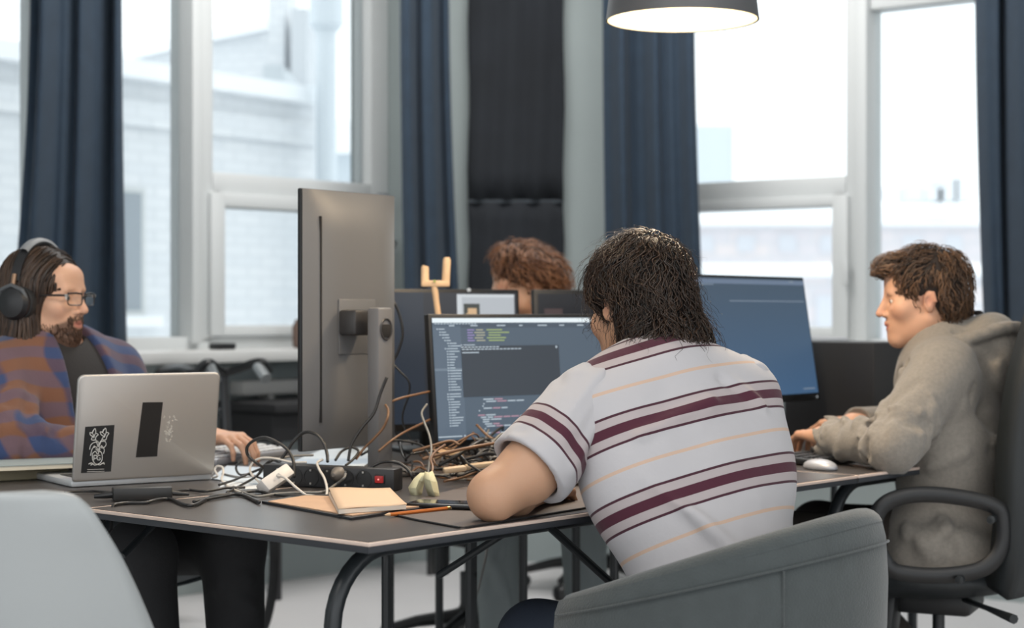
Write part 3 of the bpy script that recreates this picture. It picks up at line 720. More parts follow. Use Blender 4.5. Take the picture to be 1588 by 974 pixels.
# code monitor of the man in the striped shirt
a_ = math.radians(37)
tl = A(663, 485, 4.2); R_ = rotm(0, 0, a_) @ rotm(-math.radians(5.5), 0, 0)
w_, h_ = 0.535, 0.298
s1 = Scr(tl+R_ @ np.array((0.011+w_/2, 0, -0.012-h_/2)), a_, math.radians(5.5), w_, h_)
m1 = monitor('monitor', 'monitor showing rows of code with a dark window, left of the striped shirt', s1, 0.009, 0.016, emis('screen_slate', 74, 90, 105))
rng = random.Random(4)
def strip(nm, mt, quads, off):
    m = MB()
    for q in quads: s1.quad(m, *q, off)
    o = m.build(nm, mt, m1, smooth=False)
    if len(quads) > 1: o['kind'] = 'stuff'
strip('title_bar', emis('screen_white', 232, 242, 246), [(0, 0.005, 1, 0.042)], 0.0012)
strip('sidebar', emis('screen_side', 84, 100, 116), [(0, 0.075, 0.155, 0.97)], 0.0010)
strip('sidebar_row', emis('screen_row', 108, 124, 138), [(0, 0.415, 0.155, 0.435)], 0.0014)
strip('tab_bar', emis('screen_tab', 66, 80, 94), [(0.155, 0.05, 1, 0.085)], 0.0012)
strip('terminal_window', emis('screen_dark', 44, 54, 64), [(0.15, 0.235, 0.72, 0.655)], 0.0018)
wq = []
for i in range(14): wq.append((0.01+i*0.017, 0.047, 0.022+i*0.017, 0.055))
for (u, q) in ((0.09, 0.03), (0.21, 0.04), (0.36, 0.05), (0.49, 0.02), (0.60, 0.055), (0.73, 0.03), (0.84, 0.04)): wq.append((u, 0.062, u+q, 0.072))
rows_ = [0.09, 0.115, 0.137, 0.16, 0.183, 0.206, 0.228, 0.25]+[0.272+0.0225*i for i in range(15)]+[0.62+0.0215*i for i in range(13)]
ind_ = [0.02, 0.035, 0.035, 0.05, 0.06, 0.075, 0.08, 0.06]+[0.07]*15+[0.06]*3+[0.065]*10
for y, x in zip(rows_, ind_):
    L = rng.uniform(0.02, 0.07); wq.append((x, y, x+0.008, y+0.010)); wq.append((x+0.012, y+0.001, min(x+0.012+L, 0.15), y+0.009))
for k in range(11): wq.append((0.15+k*0.02, 0.24, 0.166+k*0.02, 0.249))
for k in range(16): wq.append((0.155+k*0.0215, 0.258, 0.172+k*0.0215, 0.267))
wq += [(0.155, 0.285, 0.25, 0.294), (0.15, 0.222, 0.158, 0.23), (0.165, 0.223, 0.23, 0.23), (0.70, 0.242, 0.71, 0.262), (0.0, 0.965, 0.13, 0.975), (0.14, 0.962, 0.15, 0.976)]
pk, gr, yl, pu = [], [], [], []
cy = 0.672
code = [(0.26, 'wp'), (0.275, 'wpww'), (0.258, '.'), (0.252, '.'), (0.258, 'wpw'), (0.23, '.'), None, (0.225, 'pw'), (0.24, 'wwpppw'), (0.25, 'ww'), (0.25, 'w'), (0.26, 'wp'), (0.27, 'wpwp'), (0.258, '.'), (0.25, '.'), (0.252, 'wpw')]
for c_ in code:
    if c_:
        x = c_[0]
        for ch in c_[1]:
            L = 0.008 if ch == '.' else rng.uniform(0.03, 0.06)
            (pk if ch == 'p' else wq).append((x, cy, x+L, cy+0.010)); x += L+0.006
    cy += 0.0185
cy = 0.097
for L3 in ((0.05, 0.04, 0.09), (0.04, 0.06, 0.12), (0.05, 0.05, 0.07), (0.04, 0.05, 0.11), (0.05, 0.05, 0.09)):
    x = 0.19; pu.append((x, cy, x+L3[0]*0.8, cy+0.011)); x += L3[0]; yl.append((x, cy, x+L3[1], cy+0.011)); x += L3[1]+0.02; gr.append((x, cy, x+L3[2], cy+0.011)); cy += 0.022
strip('text_white', emis('screen_text', 178, 192, 202), wq, 0.0024)
strip('text_pink', emis('screen_pink', 176, 138, 154), pk, 0.0024)
strip('text_violet', emis('screen_violet', 140, 128, 176), pu, 0.0024)
strip('text_yellow', emis('screen_yellow', 160, 160, 140), yl, 0.0024)
strip('text_green', emis('screen_green', 150, 168, 112), gr, 0.0024)
# monitor of the man in the hoodie
def grad_screen(name, c0, c1):
    m = emit(name, c0, 1.0); nt = m.node_tree; b = nt.nodes['Principled BSDF']
    tc = nt.nodes.new('ShaderNodeTexCoord'); sp = nt.nodes.new('ShaderNodeSeparateXYZ'); r = nt.nodes.new('ShaderNodeValToRGB')
    nt.links.new(tc.outputs['Generated'], sp.inputs[0]); nt.links.new(sp.outputs['Z'], r.inputs[0])
    r.color_ramp.elements[0].color = c1; r.color_ramp.elements[1].color = c0
    nt.links.new(r.outputs[0], b.inputs['Emission Color']); return m
a_ = math.radians(50); ti = math.radians(9)
R_ = rotm(0, 0, a_) @ rotm(-ti, 0, 0); w_, h_ = 0.585, 0.333
tr = A(1246, 428, 5.12)
s2 = Scr(tr+R_ @ np.array((-0.008-w_/2, 0, -0.012-h_/2)), a_, ti, w_, h_)
m2 = monitor('monitor', 'blue grey monitor between the striped shirt and the man in the hoodie', s2, 0.008, 0.02, grad_screen('screen_blue', rgb(66, 82, 98), rgb(62, 92, 124)))
m = MB(); s2.quad(m, 0, 0.012, 1, 0.05, 0.0012); m.build('title_bar', emis('screen_bar2', 104, 120, 142), m2, smooth=False)
m = MB(); s2.quad(m, 0.02, 0.055, 0.18, 0.063, 0.0016); s2.quad(m, 0.86, 0.012, 0.9, 0.03, 0.0016); s2.quad(m, 0.86, 0.955, 0.97, 0.965, 0.0016); s2.quad(m, 0.3, 0.19, 0.98, 0.198, 0.0012); m.build('text_pale', emis('screen_text2', 122, 136, 152), m2, smooth=False)['kind'] = 'stuff'
MB().lathe([(0.004, -0.001), (0.004, 0.001)], s2.pt(0.28, -0.002, -h_/2-0.012), 12, s2.R @ rotm(PI/2, 0, 0)).build('power_light', emis('led_grey', 130, 134, 136), m2)
# monitors of the far desk, facing us: one with a grey window open, one black
a_ = math.radians(28)
w_, h_ = 0.50, 0.36
R_ = rotm(0, 0, a_) @ rotm(-0.05, 0, 0)
s3 = Scr(A(806, 448, 4.93)+R_ @ np.array((-0.012-w_/2, 0, -0.012-h_/2)), a_, 0.05, w_, h_)
m3 = monitor('monitor', 'dark monitor with a grey window open, behind the code screen', s3, 0.01, 0.02, emis('screen_night', 33, 38, 46))
def strip3(nm, mt, qs, off):
    m = MB()
    for q in qs: s3.quad(m, *q, off)
    o = m.build(nm, mt, m3, smooth=False)
    if len(qs) > 1: o['kind'] = 'stuff'
strip3('desktop_left', emis('screen_navy', 36, 46, 58), [(0.0, 0.0, 0.42, 1)], 0.0008)
strip3('open_window', emis('screen_grey', 176, 182, 188), [(0.625, 0.012, 0.985, 0.30)], 0.0012)
strip3('window_bar', emis('screen_pale', 200, 206, 210), [(0.625, 0.012, 0.985, 0.035), (0.625, 0.03, 0.655, 0.30)], 0.0016)
strip3('picture', emis('screen_pic', 52, 58, 54), [(0.665, 0.085, 0.765, 0.30)], 0.0020)
strip3('picture_shape', emis('screen_sand', 206, 172, 132), [(0.69, 0.12, 0.745, 0.2), (0.72, 0.17, 0.765, 0.27), (0.68, 0.16, 0.72, 0.22)], 0.0024)
strip3('window_panel', emis('screen_grey2', 150, 156, 164), [(0.80, 0.19, 0.96, 0.24), (0.78, 0.25, 0.98, 0.29)], 0.0018)
MB().lathe([(0.005, -0.003), (0.005, 0.003)], s3.pt(0.10, -0.002, h_/2+0.008), 12, s3.R @ rotm(PI/2, 0, 0)).build('camera_dot', emis('led_white', 190, 190, 186), m3)
s4 = Scr(A(828, 449, 5.0)+R_ @ np.array((0.012+w_/2, 0, -0.012-h_/2)), a_, 0.05, w_, h_)
m4 = monitor('monitor', 'black monitor right of the red-haired man, half hidden by dark hair', s4, 0.012, 0.02, emis('screen_night2', 30, 32, 36))
m = MB(); s4.quad(m, 0.04, 0.12, 0.16, 0.3, 0.0012); m.build('picture', emis('screen_dim', 74, 60, 60), m4, smooth=False)

# tall monitor turned upright, seen from behind
Mgm = mat('monitor_back_grey', rgb(101, 101, 102), 0.42, bump=0.02, bscale=400)
Mgs = mat('monitor_stand_grey', rgb(104, 103, 104), 0.4)
ya = math.radians(54); dxy = np.array((math.cos(ya), math.sin(ya), 0))          # panel runs away from us along dxy
bkn = np.array((math.sin(ya), -math.cos(ya), 0))                               # normal of the back, towards us
nl = A(467, 487, 4.02); zt_, zb_ = 1.12+196*4.02/2700, 1.12-214*4.02/2700
Rm = np.stack([dxy, bkn, (0, 0, 1)], 1); Wm = 0.335
cm_ = nl+dxy*Wm/2; cm_[2] = (zt_+zb_)/2
mt_ = thing('monitor', 'tall grey monitor turned upright, seen from behind with its stand', 'monitor', (cm_[0]+0.1, cm_[1]-0.08, 0.742))
MB().box(cm_-bkn*0.006, (Wm, 0.014, zt_-zb_), Rm, 0.004).build('front_bezel', M_black, mt_)
# curved grey back shell
G = []
H2 = (zt_-zb_)/2-0.002
for i in range(13):
    fz = -1+2*i/12; row = []
    for k in range(21):
        fx = -1+2*k/20
        o = 0.002+0.030*(1-abs(fx)**3.0)*(1-abs(fz)**8)
        row.append(cm_+dxy*fx*(Wm/2-0.002)+np.array((0, 0, fz*H2))+bkn*o)
    G.append(row)
MB().grid(G).build('back_shell', Mgm, mt_, angle=1.2)
def onback(fx, z, off): return cm_+dxy*fx*Wm/2+np.array((0, 0, z-cm_[2]))+bkn*(0.002+0.030*(1-abs(fx)**3)+off)
MB().box((onback(-0.73, 1.335, 0)+onback(-0.73, 0.88, 0))/2-bkn*0.0015, (0.004, 0.006, 0.48), Rm).build('vent_slot', mat('slot_black', rgb(24, 22, 22), 0.8), mt_)
MB().box(onback(-0.05, 1.09, 0.0), (0.13, 0.004, 0.13), Rm, 0.0015).build('mount_plate', Mgm, mt_)
ctr = onback(-0.25, 1.10, 0.0)
MB().box(ctr+bkn*0.03, (0.075, 0.055, 0.06), Rm, 0.008).build('tilt_arm', mat('arm_dark', rgb(48, 46, 46), 0.4), mt_)
nk = ctr+bkn*0.10
sR = np.stack([nrm(dxy*0.9+bkn*0.1), nrm(bkn*0.9-dxy*0.1), (0, 0, 1)], 1)
MB().box((nk[0], nk[1], (1.135+0.742)/2), (0.048, 0.04, 1.135-0.742), sR, 0.007).build('stand_neck', Mgs, mt_)
Rr_ = np.stack([sR[:, 0], np.array((0, 0, 1.0)), sR[:, 1]], 1)
ringc = np.array((nk[0], nk[1], 1.085))+sR[:, 1]*0.0212
MB().tube([ringc+sR[:, 0]*0.017*math.cos(a)+np.array((0, 0, 0.024*math.sin(a))) for a in np.linspace(0, 2*PI, 29)], 0.0025, 6).build('cable_ring', mat('ring_dark', rgb(56, 54, 54), 0.35), mt_)
MB().box(ringc-np.array((0, 0, 0.004)), (0.028, 0.004, 0.03), sR, 0.001).build('cable_hole', MATS['slot_black'], mt_)
MB().box((nk[0]-0.03, nk[1]+0.04, 0.749), (0.24, 0.2, 0.014), sR, 0.006).build('stand_base', Mgs, mt_)
m = MB(); q0, q1 = cm_-bkn*0.0135-dxy*(Wm/2-0.01), cm_-bkn*0.0135+dxy*(Wm/2-0.01)
m.add([q0-np.array((0, 0, H2-0.02)), q1-np.array((0, 0, H2-0.02)), q1+np.array((0, 0, H2-0.01)), q0+np.array((0, 0, H2-0.01))], [(3, 2, 1, 0)]); m.build('display', emis('screen_blue3', 90, 110, 130), mt_, smooth=False)

# black desktop tower behind the hoodie man's hands
tw = A(1266, 650, 5.2); 
pt_ = thing('computer_tower', 'black computer tower on the desk before the hoodie man', 'computer', (1.02, 5.22, 0.742), math.radians(33))
MB().box((0, 0, 0.148), (0.20, 0.38, 0.296), None, 0.006).build('case', mat('tower_black', rgb(36, 36, 38), 0.55), pt_, world=False)
MB().box((0.1015, 0, 0.15), (0.003, 0.36, 0.28), None, 0.001).build('side_panel', mat('tower_side', rgb(40, 50, 58), 0.4), pt_, world=False)

# wooden headphone stand
hs = thing('headphone_stand', 'pale wooden two pronged stand above the monitor tops', 'stand', tuple(P(1.28, 1.02, 0.742)))
Yh = 4.62
MB().tube([A(659, 444, Yh), A(659, 415, Yh), A(660, 412, Yh)], [0.0105, 0.0105, 0.007], 12).build('prong', M_wood, hs)
MB().tube([A(691, 444, Yh), A(693, 403, Yh), A(693, 399, Yh)], [0.0105, 0.0105, 0.007], 12).build('prong', M_wood, hs)
MB().box((A(658, 440, Yh)+A(693, 440, Yh))/2, (0.075, 0.022, 0.017), None, 0.005).build('crossbar', M_wood, hs)
MB().tube([A(673, 440, Yh), A(677, 470, Yh), A(684, 520, Yh), A(690, 700, Yh)], [0.009, 0.008, 0.008, 0.008], 10).build('stem', M_wood, hs)
bq = A(690, 700, Yh); MB().lathe([(0.05, 0), (0.05, 0.012), (0.02, 0.02)], (bq[0], bq[1], 0.742), 24).build('base', M_wood, hs)
MB().lathe([(0.004, 0), (0.004, 0.002)], A(674, 436, Yh-0.013), 10, rotm(PI/2, 0, 0)).build('dot', mat('dot_green', rgb(150, 160, 90), 0.6), hs)

# ------------------------------------------------------------------ laptop
La, Lb = D(112, 757, 0.742), D(331, 744.5, 0.742)
lx = nrm(Lb-La); ly = np.array((-lx[1], lx[0], 0)); LW = float(np.linalg.norm(Lb-La)); lang = math.atan2(lx[1], lx[0])
lp = thing('laptop', 'open silver laptop with black stickers on its lid, seen from behind', 'laptop', tuple((La+Lb)/2), lang)
MB().box((0, 0.125, 0.008), (LW, 0.235, 0.016), None, 0.006).build('base', mat('laptop_base', rgb(206, 208, 210), 0.35, metal=0.35), lp, world=False)
MB().box((0, 0.095, 0.0165), (LW-0.05, 0.11, 0.002)).build('keyboard', M_black, lp, world=False, smooth=False)
MB().box((0, 0.195, 0.0163), (0.1, 0.065, 0.001)).build('trackpad', MATS['aluminium'], lp, world=False, smooth=False)
LH = 0.236; tb_ = -0.16   # lid leans towards the camera
Rl = rotm(-tb_*1.0, 0, 0)
def lidp(x, z, off=0): return np.array((0, 0.004, 0.014))+Rl @ np.array((x, -off, z))
lid = MB(); r0 = 0.014; out = []
for (cx_, cz_, a0) in ((LW/2-r0, LH-r0, 0), (-LW/2+r0, LH-r0, PI/2), (-LW/2+0.006, 0.006, PI), (LW/2-0.006, 0.006, 1.5*PI)):
    rr = r0 if cz_ > 0.1 else 0.006
    for a in np.linspace(a0, a0+PI/2, 7): out.append((cx_+rr*math.cos(a), cz_+rr*math.sin(a)))
n = len(out); rings = [(0.0, 0.0), (0.0045, 0.0), (0.0062, 0.0012), (0.0072, 0.0035)]
vs = []
for off, ins in rings:
    for (x, z) in out:
        k = np.array((x, z-LH/2)); sc_ = 1-ins/np.array((LW/2, LH/2)); q = k*sc_
        vs.append(lidp(q[0], q[1]+LH/2, off))
fs = [(i*n+k, i*n+(k+1) % n, (i+1)*n+(k+1) % n, (i+1)*n+k) for i in range(len(rings)-1) for k in range(n)]+[tuple(range(n))[::-1], tuple(range(3*n, 4*n))]
lido = MB().add(vs, fs).build('lid', M_alu, lp, world=False, angle=0.9)
q = [lidp(x, z, -0.0005) for x, z in ((-LW/2+0.008, 0.012), (LW/2-0.008, 0.012), (LW/2-0.008, LH-0.008), (-LW/2+0.008, LH-0.008))]
MB().add(q, [(0, 1, 2, 3)]).build('display', emis('screen_lap', 120, 136, 150), lp, world=False, smooth=False)
LO = 0.0074
def lidq(px, py):      # picture point on the lid -> lid coordinates
    u = (px-120)/(341-120); u2 = (px-112)/(331-112); v = 1-(py-592)/(757-592-12.0*(px-112)/219)
    a = u*v+u2*(1-v)
    top = 596-5*a; bot = 757-12.5*a
    return ((a-0.5)*LW, max(0.0, (bot-py)/(bot-top))*LH)
def sticker(pts, off=0.0002): 
    return [lidp(*lidq(*p), LO+off) for p in pts]
M_st = mat('sticker_black', rgb(26, 27, 29), 0.5); M_ink = mat('sticker_white', rgb(198, 198, 196), 0.6)
sk = MB().poly(sticker([(124, 743), (169, 740.5), (174, 670), (130, 673)], 0.0004), 0.0004, np.array((0, -1, 0))).build('sticker', M_st, lp, world=False, smooth=False)
sk['label'] = 'black sticker with a white line drawing and the letters PC'
tp = MB().poly(sticker([(207, 719), (240, 717.5), (241, 704), (248.5, 635.5), (217, 636), (216, 645)], 0.0004), 0.0004, np.array((0, -1, 0))).build('tape', mat('tape_black', rgb(24, 22, 22), 0.45), lp, world=False, smooth=False)
tp['label'] = 'strip of black tape in the middle of the lid'
def ink_l(lines, nm, m, r):
    mb = MB()
    for ln in lines:
        pp = [lidp(*[float(x) for x in lidq(*p)], LO+0.0006) for p in (spline([np.array(q, float) for q in ln], 5) if len(ln) > 2 else [np.array(q, float) for q in ln])]
        mb.tube(pp, r, 5)
    o = mb.build(nm, m, None); o.parent = sk; return o
def cv(x, y): return (100+x/4.869, 580+y/4.869)     # crop pixels to picture pixels
flower = [[cv(*q) for q in ln] for ln in (
  [(205, 475), (195, 500), (215, 465), (222, 495), (205, 520), (185, 515), (180, 495), (200, 500)], [(205, 520), (190, 545), (215, 550), (225, 525), (240, 510), (225, 500)], [(200, 505), (212, 520), (206, 535)],
  [(280, 470), (270, 495), (292, 462), (298, 490), (285, 520), (262, 510), (255, 490), (275, 495)], [(285, 520), (268, 545), (295, 548), (305, 520), (318, 500), (300, 492)], [(278, 500), (290, 515), (284, 532)],
  [(222, 545), (232, 575), (240, 600)], [(268, 545), (255, 575), (245, 600)], [(235, 555), (250, 585)], [(260, 555), (240, 590)],
  [(230, 565), (205, 570), (185, 590), (178, 620)], [(262, 560), (290, 560), (298, 585), (280, 605), (262, 590)], [(215, 590), (195, 620), (185, 665)], [(265, 590), (285, 620), (280, 650)],
  [(205, 605), (225, 600), (240, 620), (255, 600), (272, 610)], [(222, 612), (240, 632), (256, 612)],
  [(198, 650), (200, 690), (215, 720), (235, 728), (258, 715), (270, 690), (268, 650), (250, 632), (236, 655), (220, 632), (198, 650)],
  [(172, 728), (185, 720), (200, 722), (215, 735), (235, 730), (255, 732), (272, 722), (290, 726)], [(185, 735), (200, 728)], [(285, 715), (265, 722)])]
ink_l(flower, 'drawing', M_ink, 0.0009)
pc = [[cv(*q) for q in ln] for ln in ([(210, 698), (210, 662)], [(210, 662), (228, 664), (232, 674), (226, 684), (210, 684)], [(256, 664), (242, 662), (234, 680), (240, 696), (256, 694), (256, 682)], [(256, 682), (248, 682)])]
ink_l(pc, 'letters', M_ink, 0.0009)
ink_l([[cv(162, 768), cv(285, 764)], [cv(160, 784), cv(288, 780)]], 'caption', mat('ink_dim', rgb(150, 150, 150), 0.6), 0.0008)
rs = random.Random(2); mb = MB()
for k in range(70):
    a = rs.uniform(0, 6.28); q_ = rs.random()**0.6; x, y = 258+9*q_*math.cos(a)*(0.7), 680+16*q_*math.sin(a)
    if k > 52: x, y = 258+rs.uniform(-9, 14), 660+rs.uniform(-6, 6)
    s_ = rs.uniform(0.4, 1.4)
    mb.poly(sticker([(x-s_, y+s_), (x+s_, y+s_*0.7), (x+s_*0.6, y-s_), (x-s_*0.8, y-s_*0.6)], 0.0002), 0.0003, (0, -1, 0))
rz = mb.build('sticker_residue', mat('glue_residue', rgb(196, 192, 184), 0.8), lp, world=False, smooth=False); rz['label'] = 'pale glue marks left by a torn off sticker'

# notebooks on the left
nb = MB().box(D(30, 733, 0.755)+np.array((-0.05, 0.02, 0)), (0.26, 0.19, 0.026), rotm(0, 0, 0.6), 0.004).build('book', mat('book_olive', rgb(140, 130, 106), 0.7), base=D(30, 733, 0.742)); tag(nb, 'olive covered book under the thin notebook at the far left', 'book')
nb = thing('notebook', 'thin notebook with cream edges lying on the olive book', 'notebook', tuple(D(60, 724, 0.769)), 0.5)
MB().box((0, 0, 0.006), (0.33, 0.16, 0.010)).build('pages', mat('paper_cream', rgb(206, 198, 180), 0.8), nb, world=False, smooth=False)
MB().box((0, 0, 0.0120), (0.334, 0.164, 0.002)).build('cover', mat('cover_grey', rgb(150, 160, 160), 0.6), nb, world=False, smooth=False)

# slim silver keyboard under the hands of the man with headphones
ka, kb = D(330, 722, 0.745), D(462, 703, 0.745); kd = nrm(kb-ka); kn = np.array((-kd[1], kd[0], 0)); kc = (ka+kb)/2+kn*0.07
kbd = thing('keyboard', 'silver keyboard under the fingers of the man with headphones', 'keyboard', (kc[0], kc[1], 0.742), math.atan2(kd[1], kd[0]))
MB().box((0, 0, 0.014), (0.36, 0.13, 0.018), rotm(0.10, 0, 0), 0.005).build('body', mat('keyboard_silver', rgb(170, 172, 178), 0.4, metal=0.3), kbd, world=False)
M_key = mat('keycap_white', rgb(214, 218, 222), 0.5)
km = MB().box((0, 0, 0), (0.0185, 0.0185, 0.004), None, 0.0015).build('key', M_key, kbd, world=False)
ks = [km]
for i in range(4):
    for j in range(15):
        o = km if (i == 0 and j == 0) else km.copy()
        if o is not km: C.objects.link(o); o.parent = kbd
        y = -0.047+i*0.031; o.location = (-0.161+j*0.023, y, 0.0255+y*0.10); o.rotation_euler = (0.10, 0, 0)
# sheets of paper
def sheet(label, cs, m, z, nm='paper_sheet', grp=None, cat='paper'):
    return tag(MB().poly([D(px, py, z) for px, py in cs], 0.0008, (0, 0, 1)).build(nm, m, smooth=False, base=D(*cs[0], z)), label, cat, grp)
M_pap = mat('paper_blue_white', rgb(214, 226, 236), 0.6)
sheet('pale blue paper sheet by the foot of the tall monitor', [(452, 716), (560, 726), (604, 693), (500, 697)], M_pap, 0.7575)
sheet('pale paper sheet right of the silver laptop among white cables', [(326, 742), (412, 752), (430, 726), (352, 722)], M_pap, 0.7445)
sheet('white paper sheet between the keyboard and the power strip', [(340, 760), (420, 757), (408, 735), (344, 738)], mat('paper_white', rgb(222, 228, 232), 0.6), 0.7430)

# ------------------------------------------------------------------ power strip, adapters
fl, fr = D(407, 753, 0.742), D(611, 762, 0.742); fx_ = nrm(fr-fl); fy_ = np.array((-fx_[1], fx_[0], 0)); PL = float(np.linalg.norm(fr-fl))
ps = thing('power_strip', 'black power strip with a glowing red switch standing on its edge', 'power strip', tuple((fl+fr)/2), math.atan2(fx_[1], fx_[0]))
MB().box((0, 0.022, 0.0235), (PL, 0.044, 0.047), None, 0.004).build('housing', mat('strip_black', rgb(40, 40, 42), 0.45), ps, world=False)
Rf = np.stack([(1, 0, 0), (0, 0, 1), (0, -1, 0)], 1)
for k, px in enumerate((432, 458, 484, 510, 538, 565)):
    x = -PL/2+(px-407)/(611-407)*PL
    so = MB().lathe([(0.0195, 0), (0.0195, 0.0012), (0.0165, 0.0012), (0.0165, -0.004), (0.001, -0.004)], (x, -0.0002, 0.0235), 28, Rf).build('socket', mat('socket_black', rgb(30, 30, 31), 0.35), ps, world=False, angle=0.5)
    mb = MB()
    for dz in (-0.0095, 0.0095): mb.box((x, -0.002, 0.0235+dz*1.5), (0.004, 0.004, 0.004))
    mb.build('earth_clip', mat('clip_metal', rgb(170, 168, 164), 0.3, metal=0.8), so, world=False)
xs_ = -PL/2+(590-407)/204*PL
MB().box((xs_, -0.001, 0.0245), (0.024, 0.004, 0.019), None, 0.001).build('switch_frame', M_black, ps, world=False)
sw = MB().box((xs_, -0.004, 0.0245), (0.019, 0.007, 0.0145), rotm(0.12, 0, 0), 0.0015).build('switch', emit('switch_red', rgb(200, 46, 44), 0.5), ps, world=False); sw['label'] = 'glowing red rocker switch'
MB().lathe([(0.0018, 0), (0.0018, 0.001)], (xs_, -0.0078, 0.0245), 10, Rf).build('switch_light', emit('switch_glow', rgb(255, 150, 140), 1.5), ps, world=False)
pg = thing('plug', 'black and brass plug pushed into the middle socket of the power strip', 'plug', tuple(A(533, 740, 3.76)))
MB().lathe([(0.016, 0), (0.016, 0.012), (0.011, 0.022), (0.004, 0.03)], A(527, 735, 3.765), 18, np.stack([fx_, (0, 0, 1), -fy_], 1)).build('plug_body', mat('plug_grey', rgb(110, 104, 98), 0.45), pg)
wa = thing('power_adapter', 'white plug-in adapter leaning on the black power strip', 'adapter', tuple(A(425, 745, 3.70)))
ax_ = nrm(A(452, 728, 3.72)-A(402, 762, 3.64)); ay_ = nrm(np.array((0.2, -1, 0.35))-ax_*np.dot(ax_, np.array((0.2, -1, 0.35)))); az_ = np.cross(ax_, ay_)
Rw = np.stack([ax_, ay_, az_], 1)
MB().box(A(427, 744, 3.69), (0.086, 0.03, 0.030), Rw, 0.005).build('adapter_body', mat('adapter_white', rgb(206, 202, 198), 0.45), wa)
MB().lathe([(0.0055, 0), (0.0045, 0.006), (0.003, 0.012)], A(427, 744, 3.69)+ay_*0.014, 14, np.stack([ax_, -az_, ay_], 1)).build('cable_boot', MATS['adapter_white'], wa)
lpb = thing('power_brick', 'black laptop power brick lying before the silver laptop', 'adapter', tuple(D(222, 777, 0.742)), 0.30)
MB().box((0, 0.025, 0.0135), (0.118, 0.048, 0.027), None, 0.004).build('brick_body', mat('brick_black', rgb(36, 35, 34), 0.4), lpb, world=False)
MB().tube([(-0.058, 0.025, 0.012), (-0.075, 0.025, 0.011), (-0.095, 0.028, 0.009)], [0.007, 0.0065, 0.004], 10).build('plug', M_black, lpb, world=False)
MB().tube([(0.058, 0.025, 0.012), (0.075, 0.025, 0.010), (0.095, 0.027, 0.008)], [0.006, 0.005, 0.003], 10).build('strain_relief', M_black, lpb, world=False)

# notebook, folder, pencil, note, mat, phone
fo = thing('folder', 'black edged kraft folder under the small cream notebook', 'folder', tuple(D(520, 800, 0.742)))
MB().poly([D(*p, 0.7465) for p in ((406, 777), (545, 803), (662, 786), (604, 772), (470, 766))], 0.0045, (0, 0, 1)).build('cover', mat('folder_black', rgb(38, 40, 44), 0.5), fo, smooth=False)
MB().poly([D(*p, 0.7490) for p in ((416, 777), (546, 799), (650, 785), (600, 772), (474, 768))], 0.0022, (0, 0, 1)).build('kraft_sheet', mat('kraft', rgb(192, 158, 130), 0.8, var=0.08, vscale=30), fo, smooth=False)
sn = thing('notebook', 'small cream notebook with rounded open cover beside the pencil', 'notebook', tuple(D(570, 792, 0.75)))
c4 = [D(510, 769, 0.7500), D(525, 797, 0.7500), D(630, 789.5, 0.7500), D(604, 769, 0.7500)]
up_ = np.array((0, 0, 1.0))
MB().poly([q+up_*0.008 for q in c4], 0.0082, (0, 0, 1)).build('pages', mat('paper_edge', rgb(214, 204, 190), 0.85), sn, smooth=False)
G = []
for i in range(7):
    a = i/6; l = c4[0]+(c4[1]-c4[0])*a; r = c4[3]+(c4[2]-c4[3])*a; row = []
    for k in range(9): row.append(l+(r-l)*(k/8)*1.01+up_*(0.0088+0.007*(1-a)**1.5+0.001*math.sin(k*0.8)))
    G.append(row)
MB().grid(G).build('cover', mat('cover_cream', rgb(206, 178, 150), 0.75), sn, angle=2, solid=0.0015)
pe = thing('pencil', 'orange brown pencil lying beside the notebook on the desk', 'pencil', tuple(D(648, 795, 0.745)))
pa, pb = D(594, 799, 0.7475), D(700, 787.5, 0.7475); pd = nrm(pb-pa)
MB().tube([pa+pd*0.016, pb-pd*0.012], 0.0036, 6).build('barrel', mat('pencil_paint', rgb(196, 112, 52), 0.4), pe, angle=0.3)
MB().tube([pa+pd*0.004, pa+pd*0.016], [0.0011, 0.0036], 8).build('wood_cone', M_wood, pe)
MB().tube([pa, pa+pd*0.004], [0.0002, 0.0011], 8).build('lead', M_black, pe)
MB().tube([pb-pd*0.012, pb-pd*0.004], 0.0038, 12).build('ferrule', mat('brass', rgb(206, 174, 110), 0.3, metal=0.8), pe)
MB().tube([pb-pd*0.004, pb], [0.0036, 0.0032], 10).build('eraser', mat('eraser_cream', rgb(220, 196, 170), 0.8), pe)
dm = thing('desk_mat', 'dark rounded desk mat under the elbow of the striped shirt man', 'desk mat', tuple(D(800, 800, 0.742)))
MB().poly([D(*p, 0.7440) for p in ((598, 795), (645, 806), (712, 818), (724, 817.5), (900, 789), (932, 783), (936, 776), (905, 755), (760, 745), (660, 770))], 0.0022, (0, 0, 1)).build('mat_sheet', mat('mat_rubber', rgb(84, 74, 70), 0.65, var=0.1, vscale=40), dm, smooth=False)
eg = [D(*p, 0.7440) for p in ((598, 795), (645, 806), (712, 818), (724, 817.5), (900, 789), (932, 783), (936, 776))]
MB().tube(eg, 0.002, 6).build('mat_edge', mat('mat_edge_black', rgb(28, 28, 30), 0.6), dm)
ph = thing('phone', 'flat black phone lying right of the yellow note', 'phone', tuple(D(700, 782, 0.745)))
MB().box(D(697, 782.5, 0.750), (0.155, 0.07, 0.009), rotm(0, 0, -0.30), 0.003).build('body', mat('phone_black', rgb(28, 27, 28), 0.3), ph)
MB().box(D(697, 782.5, 0.750)+np.array((0, 0, 0.0048)), (0.145, 0.062, 0.0006), rotm(0, 0, -0.30)).build('glass_front', mat('phone_glass', rgb(20, 20, 22), 0.08), ph, smooth=False)
ym = mat('note_yellow', rgb(204, 201, 168), 0.85); ym.node_tree.nodes['Principled BSDF'].inputs['Transmission Weight'].default_value = 0.0
